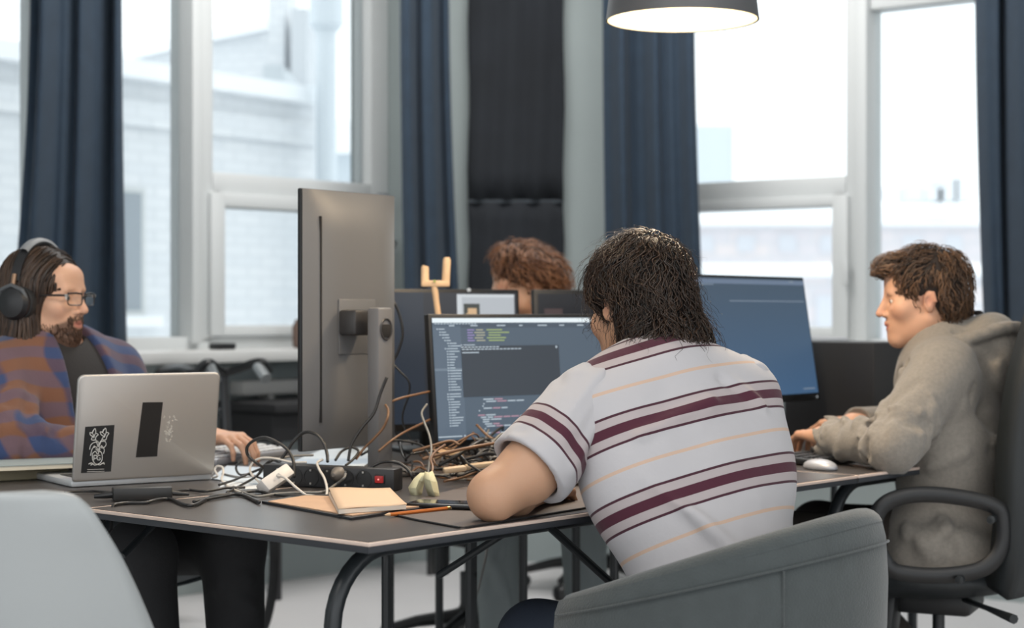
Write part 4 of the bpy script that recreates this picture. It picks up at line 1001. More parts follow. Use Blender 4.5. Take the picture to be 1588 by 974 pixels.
nt_ = thing('sticky_note', 'pale yellow sticky note folded over a hanging cable', 'note', tuple(A(662, 778, 3.62)))
def sheet3(grid_px, nm):
    MB().grid([[A(*q) for q in r] for r in grid_px]).build(nm, ym, nt_, angle=0.25, solid=0.0006)
sheet3([[(659, 731, 3.64), (665, 733, 3.62), (671, 730, 3.60)], [(657, 742, 3.62), (667, 745, 3.585), (678, 748, 3.60)], [(660, 757, 3.61), (672, 762, 3.575), (681, 765, 3.60)], [(666, 774, 3.60), (676, 773, 3.585), (683, 779, 3.61)]], 'front_flap')
sheet3([[(652, 733, 3.655), (657, 733, 3.65), (664, 732, 3.63)], [(642, 742, 3.655), (650, 745, 3.64), (658, 748, 3.65)], [(633, 756, 3.65), (645, 757, 3.63), (655, 762, 3.65)], [(638, 772, 3.64), (646, 768, 3.63), (654, 770, 3.65)]], 'rear_flap')
mo = thing('mouse', 'black computer mouse under the hand of the striped shirt man', 'mouse', tuple(A(852, 770, 3.66)*np.array((1, 1, 0))+np.array((0, 0, 0.744))), -0.6)
sd = SDF().u(ell((0, 0, 0.008), (0.03, 0.055, 0.026))).s(half((0, 0, 0), (0, 0, -1)))
v, q = sd.mesh(0.004); np_mesh('mouse_body', v, q, M_black, mo, world=False)
MB().lathe([(0.006, -0.003), (0.006, 0.003)], (0, 0.03, 0.03), 14, rotm(0, PI/2, 0)).build('scroll_wheel', MATS['phone_black'], mo, world=False)
kb2 = thing('keyboard', 'dark keyboard in front of the man in the hoodie', 'keyboard', tuple(P(1.93, 0.25, 0.742)), UANG)
MB().box((0, 0, 0.011), (0.40, 0.13, 0.016), rotm(0.06, 0, 0), 0.004).build('body', M_black, kb2, world=False)
km2 = MB().box((0, 0, 0), (0.0185, 0.0185, 0.004), None, 0.0015).build('key', mat('keycap_dark', rgb(52, 54, 58), 0.5), kb2, world=False)
for i in range(4):
    for j in range(16):
        o = km2 if i+j == 0 else km2.copy()
        if o is not km2: C.objects.link(o); o.parent = kb2
        y = -0.047+i*0.031; o.location = (-0.175+j*0.0233, y, 0.0205+y*0.06); o.rotation_euler = (0.06, 0, 0)
ms = thing('mouse', 'silver mouse at the desk edge before the man in the hoodie', 'mouse', tuple(D(1272, 728, 0.742)), 0.5)
sd = SDF().u(ell((0, 0, 0.006), (0.03, 0.055, 0.02))).s(half((0, 0, 0), (0, 0, -1)))
v, q = sd.mesh(0.004); np_mesh('mouse_body', v, q, MATS['keyboard_silver'], ms, world=False)
MB().box((0, 0.02, 0.0262), (0.003, 0.03, 0.001)).build('button_gap', M_black, ms, world=False)

# ------------------------------------------------------------------ cables
M_cb = mat('cable_black', rgb(38, 37, 37), 0.38); M_cw = mat('cable_white', rgb(206, 200, 192), 0.45)
M_cbr = mat('cable_brown', rgb(116, 84, 58), 0.4); M_cg = mat('cable_grey', rgb(120, 118, 114), 0.45)
def cable(label, pts, r, m, grp=None, n=8, zmin=True):
    q = spline(pts, 9)
    if zmin: q = [np.array((a[0], a[1], max(a[2], 0.742+r))) if a[2] > 0.70 else a for a in q]
    return tag(MB().tube(q, r, n).build('cable', m, angle=2.0, base=q[0]), label, 'cable', grp)
c = cable
zt2 = 0.744
c('black cable hanging over the desk edge behind the white chair', [A(150, 850, 3.34), A(178, 815, 3.42), A(198, 797, 3.45), D(230, 779, 0.746), D(262, 774, 0.746), D(296, 784, 0.746), D(330, 770, 0.746), D(372, 767, 0.746), D(402, 779, 0.746)], 0.0036, M_cb)
c('thin black cable from the power brick to the left under the laptop', [D(176, 764, 0.752), D(150, 762, 0.746), D(122, 762, 0.746), D(100, 764, 0.746)], 0.0028, M_cb)
c('black cable from the power brick into the cable pile', [D(266, 763, 0.750), D(292, 760, 0.746), D(318, 762, 0.747), D(350, 757, 0.750), D(380, 756, 0.75)], 0.003, M_cb)
c('black cable arching in a loop left of the white adapter', [A(456, 740, 3.74), A(455, 715, 3.76), A(445, 697, 3.78), A(430, 686, 3.79), A(412, 679, 3.80), A(396, 682, 3.81), A(384, 692, 3.82), A(384, 705, 3.83), A(395, 716, 3.83), A(410, 726, 3.84), A(430, 738, 3.86)], 0.0036, M_cb)
c('black cable arching over the right half of the power strip', [A(434, 715, 3.86), A(445, 700, 3.86), A(454, 686, 3.86), A(466, 674, 3.86), A(478, 670, 3.85), A(492, 675, 3.84), A(502, 688, 3.83), A(507, 703, 3.82), A(508, 716, 3.80)], 0.0036, M_cb)
c('white cable looping from the adapter down past the folder', [A(430, 738, 3.66), A(442, 741, 3.64), A(460, 757, 3.62), A(478, 770, 3.60), A(495, 775.5, 3.585), A(505, 771, 3.60), A(507, 758, 3.64), A(503, 742, 3.69), A(495, 728, 3.73), A(492, 718, 3.80), A(500, 713, 3.82)], 0.0028, M_cw)
c('white cable running along the top of the power strip', [A(404, 750, 3.84), A(390, 735, 3.86), A(388, 725, 3.88), A(396, 714, 3.88), A(410, 710, 3.87), A(430, 712, 3.86), A(452, 717, 3.85), A(475, 717, 3.84)], 0.0026, M_cw)
c('small white cable loop right of the laptop corner', [D(330, 741, 0.746), A(337, 738, 3.95), A(333, 729, 3.96), A(337, 723, 3.96), A(345, 725, 3.95), A(346, 734, 3.94), D(344, 745, 0.746), D(356, 756, 0.746), D(375, 764, 0.746), D(396, 770, 0.746)], 0.0026, M_cw)
c('pale cable sweeping under the white adapter', [D(362, 755, 0.747), D(376, 763, 0.747), D(392, 769, 0.747), D(404, 770, 0.747), D(430, 766, 0.747), D(470, 764, 0.747), D(500, 763, 0.747), A(520, 752, 3.74), A(533, 742, 3.72), A(536, 735, 3.74)], 0.003, M_cg)
c('black cable looping right of the red switch', [A(572, 728, 3.76), A(580, 722, 3.76), A(592, 717, 3.76), A(608, 716, 3.75), A(622, 720, 3.75), A(634, 730, 3.74), A(640, 742, 3.74), D(643, 752, 0.747)], 0.0034, M_cb)
c('brown cable rising beside the stand of the tall monitor', [A(552, 712, 3.96), A(565, 695, 3.98), A(580, 680, 3.98), A(594, 664, 3.98), A(601, 648, 3.98), A(602, 636, 4.0), A(598, 628, 4.02)], 0.003, M_cbr)
c('brown cable slanting up to the code monitor edge', [A(587, 700, 3.98), A(606, 684, 4.0), A(626, 671, 4.05), A(648, 660, 4.12), A(668, 650, 4.2)], 0.0028, M_cbr)
c('brown cable bridging from the tall monitor stand to the code monitor', [A(588, 640, 4.08), A(600, 627, 4.08), A(620, 618, 4.1), A(645, 612, 4.15), A(668, 607, 4.2)], 0.003, M_cbr)
c('grey cable holding the yellow note, hanging beside the code monitor', [A(662, 627, 4.0), A(654, 640, 3.98), A(658, 655, 3.95), A(666, 676, 3.9), A(669, 698, 3.85), A(666, 716, 3.75), A(664, 735, 3.64)], 0.0026, M_cg)
c('brown cable curling down onto the yellow note', [A(690, 690, 3.85), A(676, 700, 3.78), A(668, 712, 3.72), A(671, 724, 3.66), A(669, 738, 3.63)], 0.0028, M_cbr)
c('black cable curving behind the tall monitor stand', [A(590, 455, 4.45), A(608, 465, 4.4), A(620, 490, 4.4), A(624, 520, 4.4), A(616, 548, 4.4), A(604, 570, 4.4), A(600, 600, 4.4), A(610, 660, 4.4), A(630, 715, 4.42)], 0.0036, M_cb)
c('thin black cable drooping across the dark panel', [A(606, 560, 4.3), A(620, 576, 4.3), A(634, 592, 4.3), A(634, 612, 4.3), A(624, 650, 4.3), A(640, 690, 4.3)], 0.0024, M_cb)
c('dark cable lying in front of the power strip', [D(585, 770, 0.746), D(560, 766, 0.746), D(520, 768, 0.746), D(470, 770, 0.746), D(430, 768, 0.746), D(395, 762, 0.746), D(345, 770, 0.746), D(300, 778, 0.746)], 0.003, M_cb)
c('black cable crossing left of the power strip', [D(340, 752, 0.75), D(362, 745, 0.752), A(385, 735, 3.92), A(405, 727, 3.9), A(420, 722, 3.88)], 0.003, M_cb)
c('black cable snaking over the white paper', [A(370, 716, 3.95), A(366, 726, 3.95), A(372, 736, 3.94), A(386, 736, 3.93), D(405, 742, 0.75), D(420, 748, 0.75)], 0.0026, M_cb)
c('thin grey cable dangling below the desk to the floor', [A(757, 835, 3.6), A(752, 870, 3.9), A(740, 920, 4.4), A(728, 950, 4.8), A(718, 985, 5.2)], 0.003, M_cg, zmin=False)
c('dark cable draped over the left end of the power strip', [D(352, 764, 0.746), D(375, 752, 0.75), A(398, 738, 3.86), A(410, 722, 3.87), A(424, 714, 3.89), D(440, 722, 0.75)], 0.003, M_cb)
c('grey cable curving between the keyboard and the power strip', [D(345, 735, 0.747), D(370, 740, 0.747), D(398, 738, 0.747), A(420, 716, 3.92), A(450, 708, 3.95), A(486, 706, 3.97)], 0.0026, M_cg)
c('black cable coiled on the paper behind the power strip', [A(520, 714, 3.93), A(530, 700, 3.95), A(545, 694, 3.97), A(556, 700, 3.97), A(548, 712, 3.95), A(536, 722, 3.92)], 0.003, M_cb)
c('black cable hanging down the tall monitor stand', [A(600, 585, 3.98), A(590, 610, 3.98), A(580, 640, 3.97), A(560, 665, 3.96), A(545, 690, 3.95), A(540, 715, 3.94)], 0.0034, M_cb)
c('brown cable lying over the heap toward the elbow', [A(655, 712, 3.84), A(690, 703, 3.84), A(730, 694, 3.86), A(775, 686, 3.92)], 0.0036, M_cbr)
c('second brown cable crossing the heap below the code monitor', [A(640, 700, 3.9), A(668, 692, 3.9), A(698, 684, 3.92), A(712, 690, 3.92)], 0.0032, M_cbr)
c('dark thick cable rising over the heap near the monitor foot', [A(680, 722, 3.86), A(710, 706, 3.86), A(735, 690, 3.88), A(750, 682, 3.92)], 0.004, M_cb)
MB_t = {0: MB(), 1: MB(), 2: MB()}
rt = random.Random(21)
for k in range(200):
    s_ = rt.uniform(0.80, 1.40); v_ = rt.uniform(0.30, 0.80); an = rt.gauss(0.15, 0.5); L = rt.uniform(0.12, 0.32); pts = []
    hz = 0.75+rt.random()**2*0.075
    for i in range(5):
        q = P(s_, v_, hz+rt.gauss(0, 0.012)); q[2] = max(q[2], 0.748); pts.append(q)
        an += rt.gauss(0, 0.45); s_ += math.cos(an)*L/4; v_ += math.sin(an)*L/4
        v_ = min(max(v_, 0.30), 0.92); s_ = min(max(s_, 0.76 if v_ > 0.5 else 0.70), 1.5)
    r = rt.uniform(0.0018, 0.0036)
    MB_t[rt.choice((0, 0, 0, 0, 1, 1, 2))].tube(spline(pts, 5), r, 6)
for k, (mm, lb_) in enumerate(((M_cb, 'tangled heap of black cables below the code monitor'), (M_cbr, 'brown cables tangled through the black heap below the code monitor'), (M_cg, 'few grey cables lost in the heap below the code monitor'))):
    tag(MB_t[k].build('cable_tangle', mm, angle=2.0, base=P(1.0, 0.5, 0.742)), lb_, 'cables', None, 'stuff')
# small extra plugs in the heap
for k, (px, py, Y, lb_) in enumerate(((705, 728, 3.78, 'flat cream plug in the cable heap near the elbow'), (745, 722, 3.85, 'long cream cable end in the heap beside the elbow'))):
    cpt = A(px, py, Y); tag(MB().box(cpt, (0.07 if k else 0.05, 0.02, 0.012), rotm(0.1, -0.1, 0.25), 0.004).build('plug', mat('plug_cream', rgb(190, 166, 136), 0.6), base=cpt), lb_, 'plug')
# ------------------------------------------------------------------ people
def frame(f, up=(0, 0, 1), pitch=0.0, roll=0.0):      # columns: right, forward, up
    f = nrm(f); r = nrm(np.cross(f, up)); u = np.cross(r, f)
    f2 = f*math.cos(pitch)+u*math.sin(pitch); u2 = np.cross(r, f2)
    r3 = r*math.cos(roll)+u2*math.sin(roll); u3 = np.cross(r3, f2)
    return np.stack([r3, f2, u3], 1)
class Head:
    def __init__(s, c, f, pitch=0, roll=0, sc=1.0, **k): s.c = np.asarray(c, float); s.R = frame(f, pitch=pitch, roll=roll); s.sc = sc; s.k = k
    def w(s, p): return s.c+s.R @ (np.asarray(p, float)*s.sc)
    def loc(s, Q): return ((Q-s.c) @ s.R)/s.sc
    def e(s, c, r, R=None): return ell(s.w(c), np.asarray(r)*s.sc, s.R if R is None else s.R @ R)
    def cn(s, a, b, ra, rb=None): return cone(s.w(a), s.w(b), ra*s.sc, (ra if rb is None else rb)*s.sc)
    def sculpt(s, S, neck_to):
        S.u(s.e((0, -0.018, 0.036), (0.074, 0.094, 0.084)), 0.02)
        S.u(s.e((0, 0.03, -0.025), (0.060, 0.064, 0.088)), 0.03)
        for x in (-1, 1):
            S.u(s.cn((0.054*x, -0.004, -0.052), (0.012*x, 0.070, -0.098), 0.017, 0.016), 0.03)
            S.u(s.e((0.044*x, 0.062, -0.020), (0.018, 0.018, 0.016)), 0.035)
        S.u(s.e((0, 0.076, -0.098), (0.021, 0.018, 0.017)), 0.02)
        S.u(s.cn((-0.034, 0.080, 0.024), (0.034, 0.080, 0.024), 0.011), 0.018)
        S.u(s.e((0, 0.062, 0.055), (0.055, 0.030, 0.035)), 0.02)
        for x in (-1, 1): S.s(s.e((0.032*x, 0.101, 0.004), (0.019, 0.020, 0.013)), 0.012)
        S.u(s.e((0, 0.078, -0.062), (0.030, 0.018, 0.026)), 0.02)
        S.u(s.cn((0, 0.088, 0.016), (0, 0.113, -0.027), 0.0075, 0.0105), 0.012)
        for x in (-1, 1): S.u(s.e((0.0125*x, 0.098, -0.032), (0.0085, 0.010, 0.0075)), 0.006)
        for x in (-1, 1): S.s(s.e((0.006*x, 0.108, -0.040), (0.0035, 0.005, 0.003)), 0.003)
        S.u(s.cn((-0.018, 0.090, -0.0575), (0, 0.0965, -0.0555), 0.0050, 0.0062), 0.006); S.u(s.cn((0.018, 0.090, -0.0575), (0, 0.0965, -0.0555), 0.0050, 0.0062), 0.006)
        S.u(s.cn((-0.014, 0.090, -0.0695), (0.014, 0.090, -0.0695), 0.0070), 0.006)
        S.s(s.cn((-0.022, 0.097, -0.0625), (0.022, 0.097, -0.0625), 0.0018), 0.004)
        for x in (-1, 1):      # eyelids over the eyeballs
            S.u(s.e((0.031*x, 0.0745, 0.004), (0.0150, 0.0135, 0.0125)), 0.006)
            S.s(s.cn((0.020*x, 0.0915, 0.0030), (0.042*x, 0.0855, 0.0030), 0.0038), 0.002)
            S.u(s.e((0.075*x, -0.008, -0.006), (0.0075, 0.018, 0.031), rotm(0.25, 0, -0.35*x)), 0.006)
            S.u(s.cn((0.080*x, -0.018, 0.014), (0.081*x, -0.022, -0.008), 0.005), 0.004)
            S.s(s.e((0.083*x, -0.002, -0.006), (0.006, 0.008, 0.014)), 0.005)
        nb, nr = neck_to
        S.u(cone(s.w((0, -0.022, -0.05)), nb, 0.056*s.sc, nr), 0.025)
        S.u(cone(s.w((0, 0.0, -0.07)), np.asarray(nb)+np.array((0, 0, 0.0)), 0.045*s.sc, nr), 0.02)
    def skin(s, v, base, lip, scalp=None, stubble=None):
        col = np.tile(np.array(base[:3]), (len(v), 1)); L = s.loc(v)
        def blend(mask, c): 
            m = np.clip(mask, 0, 1)[:, None]; col[:] = col*(1-m)+np.array(c[:3])*m
        near = (np.abs(L) < 0.16).all(1)
        d = np.sqrt((L[:, 0]/0.021)**2+((L[:, 2]+0.0625)/0.0115)**2); blend(near*(L[:, 1] > 0.075)*np.clip((1.1-d)*3, 0, 1), lip)
        for x in (-1, 1):
            d = np.linalg.norm((L-np.array((0.045*x, 0.07, -0.03)))/0.03, axis=1); blend(near*np.clip(1-d, 0, 1)*0.35, lip)
            d = np.linalg.norm((L-np.array((0.078*x, -0.01, -0.005)))/0.035, axis=1); blend(near*np.clip(1-d, 0, 1)*0.5, lip)
        d = np.linalg.norm((L-np.array((0, 0.112, -0.028)))/0.02, axis=1); blend(near*np.clip(1-d, 0, 1)*0.4, lip)
        if stubble is not None:
            c, k = stubble; g = near*np.clip((-0.044-0.9*np.maximum(0, np.abs(L[:, 0])-0.028)-L[:, 2])*120, 0, 1)*(L[:, 2] > -0.125)*np.clip((L[:, 1]-0.01)*60, 0, 1)*np.clip((0.064-np.abs(L[:, 0]))*60, 0, 1); blend(g*k*(1-np.clip((1.2-np.sqrt((L[:, 0]/0.02)**2+((L[:, 2]+0.0625)/0.010)**2))*3, 0, 1)), c)
        return np.concatenate([col, np.ones((len(v), 1))], 1)
    def eyes(s, parent, iris):
        for x in (-1, 1):
            m = MB(); n = 16
            m.lathe([(0.0122*s.sc*math.sin(a), -0.0122*s.sc*math.cos(a)) for a in np.linspace(0.05, PI-0.05, 10)], s.w((0.031*x, 0.0755, 0.0035)), 16)
            ey = m.build('eye', mat('eye_white', rgb(222, 214, 206), 0.25), parent)
            MB().lathe([(0.0056*s.sc, 0), (0.004*s.sc, 0.0012), (0.0004, 0.0016)], s.w((0.031*x+0.001, 0.0755+0.0117, 0.0032)), 14, s.R @ rotm(-PI/2, 0, 0)).build('iris', iris, ey)
    def brows(s, parent, m, rng, n=70):
        mb = MB()
        for x in (-1, 1):
            for k in range(n):
                a = rng.random(); xx = 0.012+0.036*a; z = 0.0235+0.006*math.sin(a*2.2)-0.004*a+rng.uniform(-0.003, 0.003); y = 0.0925-0.02*a*a
                mb.tube([s.w((xx*x, y, z)), s.w(((xx+0.009)*x, y-0.002-0.004*a, z+0.002-0.004*a))], [0.0013*s.sc, 0.0004], 4, caps=False)
        return mb.build('eyebrows', m, parent)

def hand(S, wrist, dirv, up, thumb, curl=(0.5, 0.5, 0.55, 0.6), sc=1.0, spread=0.06, tcurl=0.4):
    """palm, four fingers with two bends each, and a thumb; thumb = +1 when it leaves the local +x side"""
    y = nrm(dirv); z = np.asarray(up, float); z = nrm(z-y*np.dot(y, z)); x = np.cross(y, z)
    def w(p): return np.asarray(wrist)+(x*p[0]*thumb+y*p[1]+z*p[2])*sc
    kx = (0.030, 0.010, -0.010, -0.028); ky = (0.088, 0.092, 0.088, 0.080); ln = ((0.042, 0.026, 0.020), (0.046, 0.029, 0.022), (0.042, 0.027, 0.021), (0.033, 0.020, 0.018)); rr = (0.0092, 0.0095, 0.0090, 0.0080)
    S.u(flat(w((0, -0.015, 0)), w((0, 0.03, 0)), 0.026*sc, 0.019*sc, 0.034*sc, 0.016*sc, x), 0.015*sc)
    for i in range(4):
        S.u(cone(w((kx[i]*0.65, 0.012, 0)), w((kx[i], ky[i], 0)), 0.0135*sc, 0.0108*sc), 0.012*sc)
    for i in range(4):
        b = curl[i]; p = np.array((kx[i], ky[i], 0.0)); a = b*0.75; sp = spread*(1.5-i)/1.5
        ang = [a, a+b*1.1, a+b*1.1+b*0.7]; r = rr[i]
        for j in range(3):
            q = p+ln[i][j]*np.array((math.sin(sp)*math.cos(ang[j]), math.cos(ang[j])*math.cos(sp), -math.sin(ang[j])))
            S.u(cone(w(p), w(q), r*sc, r*0.90*sc), 0.004*sc); p = q; r *= 0.90
    p = [np.array((0.022, 0.012, -0.006)), np.array((0.045, 0.045, -0.014)), np.array((0.050-0.008*tcurl, 0.078, -0.018-0.008*tcurl)), np.array((0.044-0.016*tcurl, 0.102, -0.022-0.014*tcurl))]
    for j, (r0_, r1_) in enumerate(((0.016, 0.0125), (0.0120, 0.0105), (0.0105, 0.0085))): S.u(cone(w(p[j]), w(p[j+1]), r0_*sc, r1_*sc), 0.008*sc if j == 0 else 0.004*sc)
def torso(S, PV, C7, L, Rr, f, inf=0.0, k=0.06, wid=1.0, nd=0.0):
    PV, C7, L, Rr = [np.asarray(q, float) for q in (PV, C7, L, Rr)]
    up = nrm(C7-PV); r = nrm(np.cross(f, up)); fw = np.cross(up, r); R = np.stack([r, fw, up], 1)
    H = np.linalg.norm(C7-PV)
    S.u(ell(PV+up*0.02, (0.165*wid+inf, 0.115+inf, 0.13+inf), R), 0.01)
    S.u(ell(PV+up*0.30*H, (0.145*wid+inf, 0.105+inf, 0.16+inf), R), k)
    S.u(ell(PV+up*0.58*H+fw*0.02, (0.165*wid+inf, 0.118+inf, 0.19+inf), R), k)
    mid = (L+Rr)/2
    S.u(ell(mid*0.6+(PV+up*0.80*H)*0.4+fw*0.015, (0.165*wid+inf, 0.098+inf, 0.13+inf), R), k)
    for q in (L, Rr):
        S.u(cone(C7-up*(0.02+nd), q-up*0.01, 0.052+inf, 0.056+inf), 0.05)
    return R
def limb(S, pts, rs, k=0.02):
    for i in range(len(pts)-1): S.u(cone(pts[i], pts[i+1], rs[i], rs[i+1]), k)
def strands(S, roots, flow, L, steps, lay, rng, r0, amp=0.004, freq=2.0, lift=0.0, stiff=0.0, cull=None):
    """hair: follow the flow over the scalp volume S, then build tapered three-sided locks"""
    n = len(roots); Q = roots.copy(); nn = S.grad(Q); Q -= nn*(S.ev(Q)[:, None]-lay[:, None])
    path = [Q.copy()]; norms = [nn]; prev = None
    st_ = L/steps
    for k in range(steps):
        nn = S.grad(Q); d = flow(Q, k/steps, nn); d = d-nn*np.sum(d*nn, 1, keepdims=True)*(1-lift*(k/steps))
        d /= np.linalg.norm(d, axis=1, keepdims=True)+1e-9
        if prev is not None: d = d*(1-stiff)+prev*stiff; d /= np.linalg.norm(d, axis=1, keepdims=True)+1e-9
        prev = d
        Q = Q+d*st_[:, None]; ds = S.ev(Q); tgt = lay*(1+lift*2.0*(k+1)/steps)
        Q = Q-S.grad(Q)*np.clip(ds-tgt, -0.02, 0.0 if lift > 0.5 else 0.02)[:, None]
        path.append(Q.copy()); norms.append(nn)
    Pp = np.stack(path, 1); N = np.stack(norms, 1)
    if cull is not None:
        ok = ~cull(Pp.reshape(-1, 3)).reshape(n, -1).any(1); Pp, N = Pp[ok], N[ok]; n = len(Pp)
    T = np.gradient(Pp, axis=1); T /= np.linalg.norm(T, axis=2, keepdims=True)+1e-9
    Lt = np.cross(T, N); Lt /= np.linalg.norm(Lt, axis=2, keepdims=True)+1e-9
    tt = np.linspace(0, 1, steps+1)[None, :]
    ph = rng.uniform(0, 6.28, (n, 1)); fr = freq*rng.uniform(0.7, 1.3, (n, 1)); am = amp*rng.uniform(0.4, 1.4, (n, 1))
    wv = am*np.sin(ph+fr*6.28*tt)*np.minimum(tt*3, 1)
    wn = am*0.6*np.cos(ph*1.7+fr*6.28*tt)*np.minimum(tt*3, 1)
    Pp = Pp+Lt*wv[:, :, None]+N*np.abs(wn)[:, :, None]
    rad = (r0*rng.uniform(0.6, 1.3, (n, 1)))*np.clip(1.15-tt**2.2, 0.12, 1)
    a = Pp+Lt*rad[:, :, None]; b = Pp-Lt*rad[:, :, None]; c_ = Pp+N*rad[:, :, None]*0.8
    V_ = np.stack([a, b, c_], 2).reshape(-1, 3); m = steps+1
    base = (np.arange(n)*m*3)[:, None]+(np.arange(steps)*3)[None, :]
    qs = []
    for i, j in ((1, 2), (2, 0), (0, 1)): qs.append(np.stack([base+i, base+j, base+3+j, base+3+i], -1).reshape(-1, 4))
    return V_, np.concatenate(qs), np.repeat(rng.random(n), m*3)
def hair_mat(name, dark, light, rough=0.38):
    m = mat(name, dark, rough, spec=0.45); nt = m.node_tree; b = nt.nodes['Principled BSDF']
    a = nt.nodes.new('ShaderNodeAttribute'); a.attribute_name = 'rnd'; r = nt.nodes.new('ShaderNodeValToRGB')
    r.color_ramp.elements[0].color = dark; r.color_ramp.elements[1].color = light
    nt.links.new(a.outputs['Fac'], r.inputs[0]); nt.links.new(r.outputs[0], b.inputs['Base Color']); return m
def over_ear(H, side=0):
    def f(Q):
        L_ = H.loc(Q); return (np.abs(L_[:, 0]) > 0.055) & (np.abs(L_[:, 1]+0.008) < 0.021) & (L_[:, 2] < 0.022) & (L_[:, 2] > -0.045)
    return f
def scatter(S, n, keep, rng, lo, hi):
    out = []; tot = 0
    while tot < n:
        Q = rng.uniform(lo, hi, (n*8, 3)); d = S.ev(Q); Q = Q[np.abs(d) < 0.02]
        for _ in range(2): Q = Q-S.grad(Q)*S.ev(Q)[:, None]
        Q = Q[keep(Q)]; out.append(Q); tot += len(Q)
    return np.concatenate(out)[:n]
def person(label, S, h, base, skinfun):
    v, q = S.mesh(h); col = skinfun(v)
    o = np_mesh('person', v, q, M_skin, None, base=base, attrs={'tint': ('FLOAT_COLOR', col)})
    return tag(o, label, 'person')
M_skin = attr_mat('skin', 'tint', 0.52, spec=0.4, bump=0.06, bscale=350, sss=0.08)
def cloth(name, S, h, m, parent, attrs=None):
    v, q = S.mesh(h); at = {k: ('FLOAT', fn(v)) for k, fn in (attrs or {}).items()}
    return np_mesh(name, v, q, m, parent, attrs=at), v
def folds(S, lst, k=0.02):
    for (a, b, r, sgn) in lst: S.bump(a, b, r*1.25*sgn, r*1.8)
def wrinkle(S, a, b, ra, rb, n, rng, amp=0.005, wd=0.011, twist=0.5, span=1.3, t0=0.0, t1=1.0):
    """random cloth ridges and creases wrapped around a limb from a to b"""
    a = np.asarray(a, float); b = np.asarray(b, float); ax = nrm(b-a); x = nrm(np.cross(ax, (0.31, 0.17, 0.93))); y = np.cross(ax, x)
    for k in range(n):
        t = rng.uniform(t0, t1); ph = rng.uniform(0, 6.28); sg = 1 if rng.random() < 0.55 else -1; dt = rng.uniform(-twist, twist)*0.25; sp = span*rng.uniform(0.5, 1.2); prev = None
        am = amp*rng.uniform(0.5, 1.3); w_ = wd*rng.uniform(0.7, 1.4)
        for j in range(4):
            u = j/3; tt = t+dt*(u-0.5); an = ph+sp*u; r = ra+(rb-ra)*tt
            q = a+(b-a)*tt+(x*math.cos(an)+y*math.sin(an))*r
            if prev is not None: S.bump(prev, q, am*sg*0.6, w_)
            prev = q
def shoe(S, ankle, fdir):
    a = np.asarray(ankle, float).copy(); f = nrm((fdir[0], fdir[1], 0)); g = a.copy(); g[2] = 0.042
    S.u(cone(g-f*0.05, g+f*0.05, 0.042, 0.045), 0.0); S.u(cone(g+f*0.05, g+f*0.15-np.array((0, 0, 0.008)), 0.045, 0.034), 0.02); S.u(cone(g, a+np.array((0, 0, 0.03)), 0.042, 0.04), 0.02)
    S.s(half((0, 0, 0.002), (0, 0, -1)))

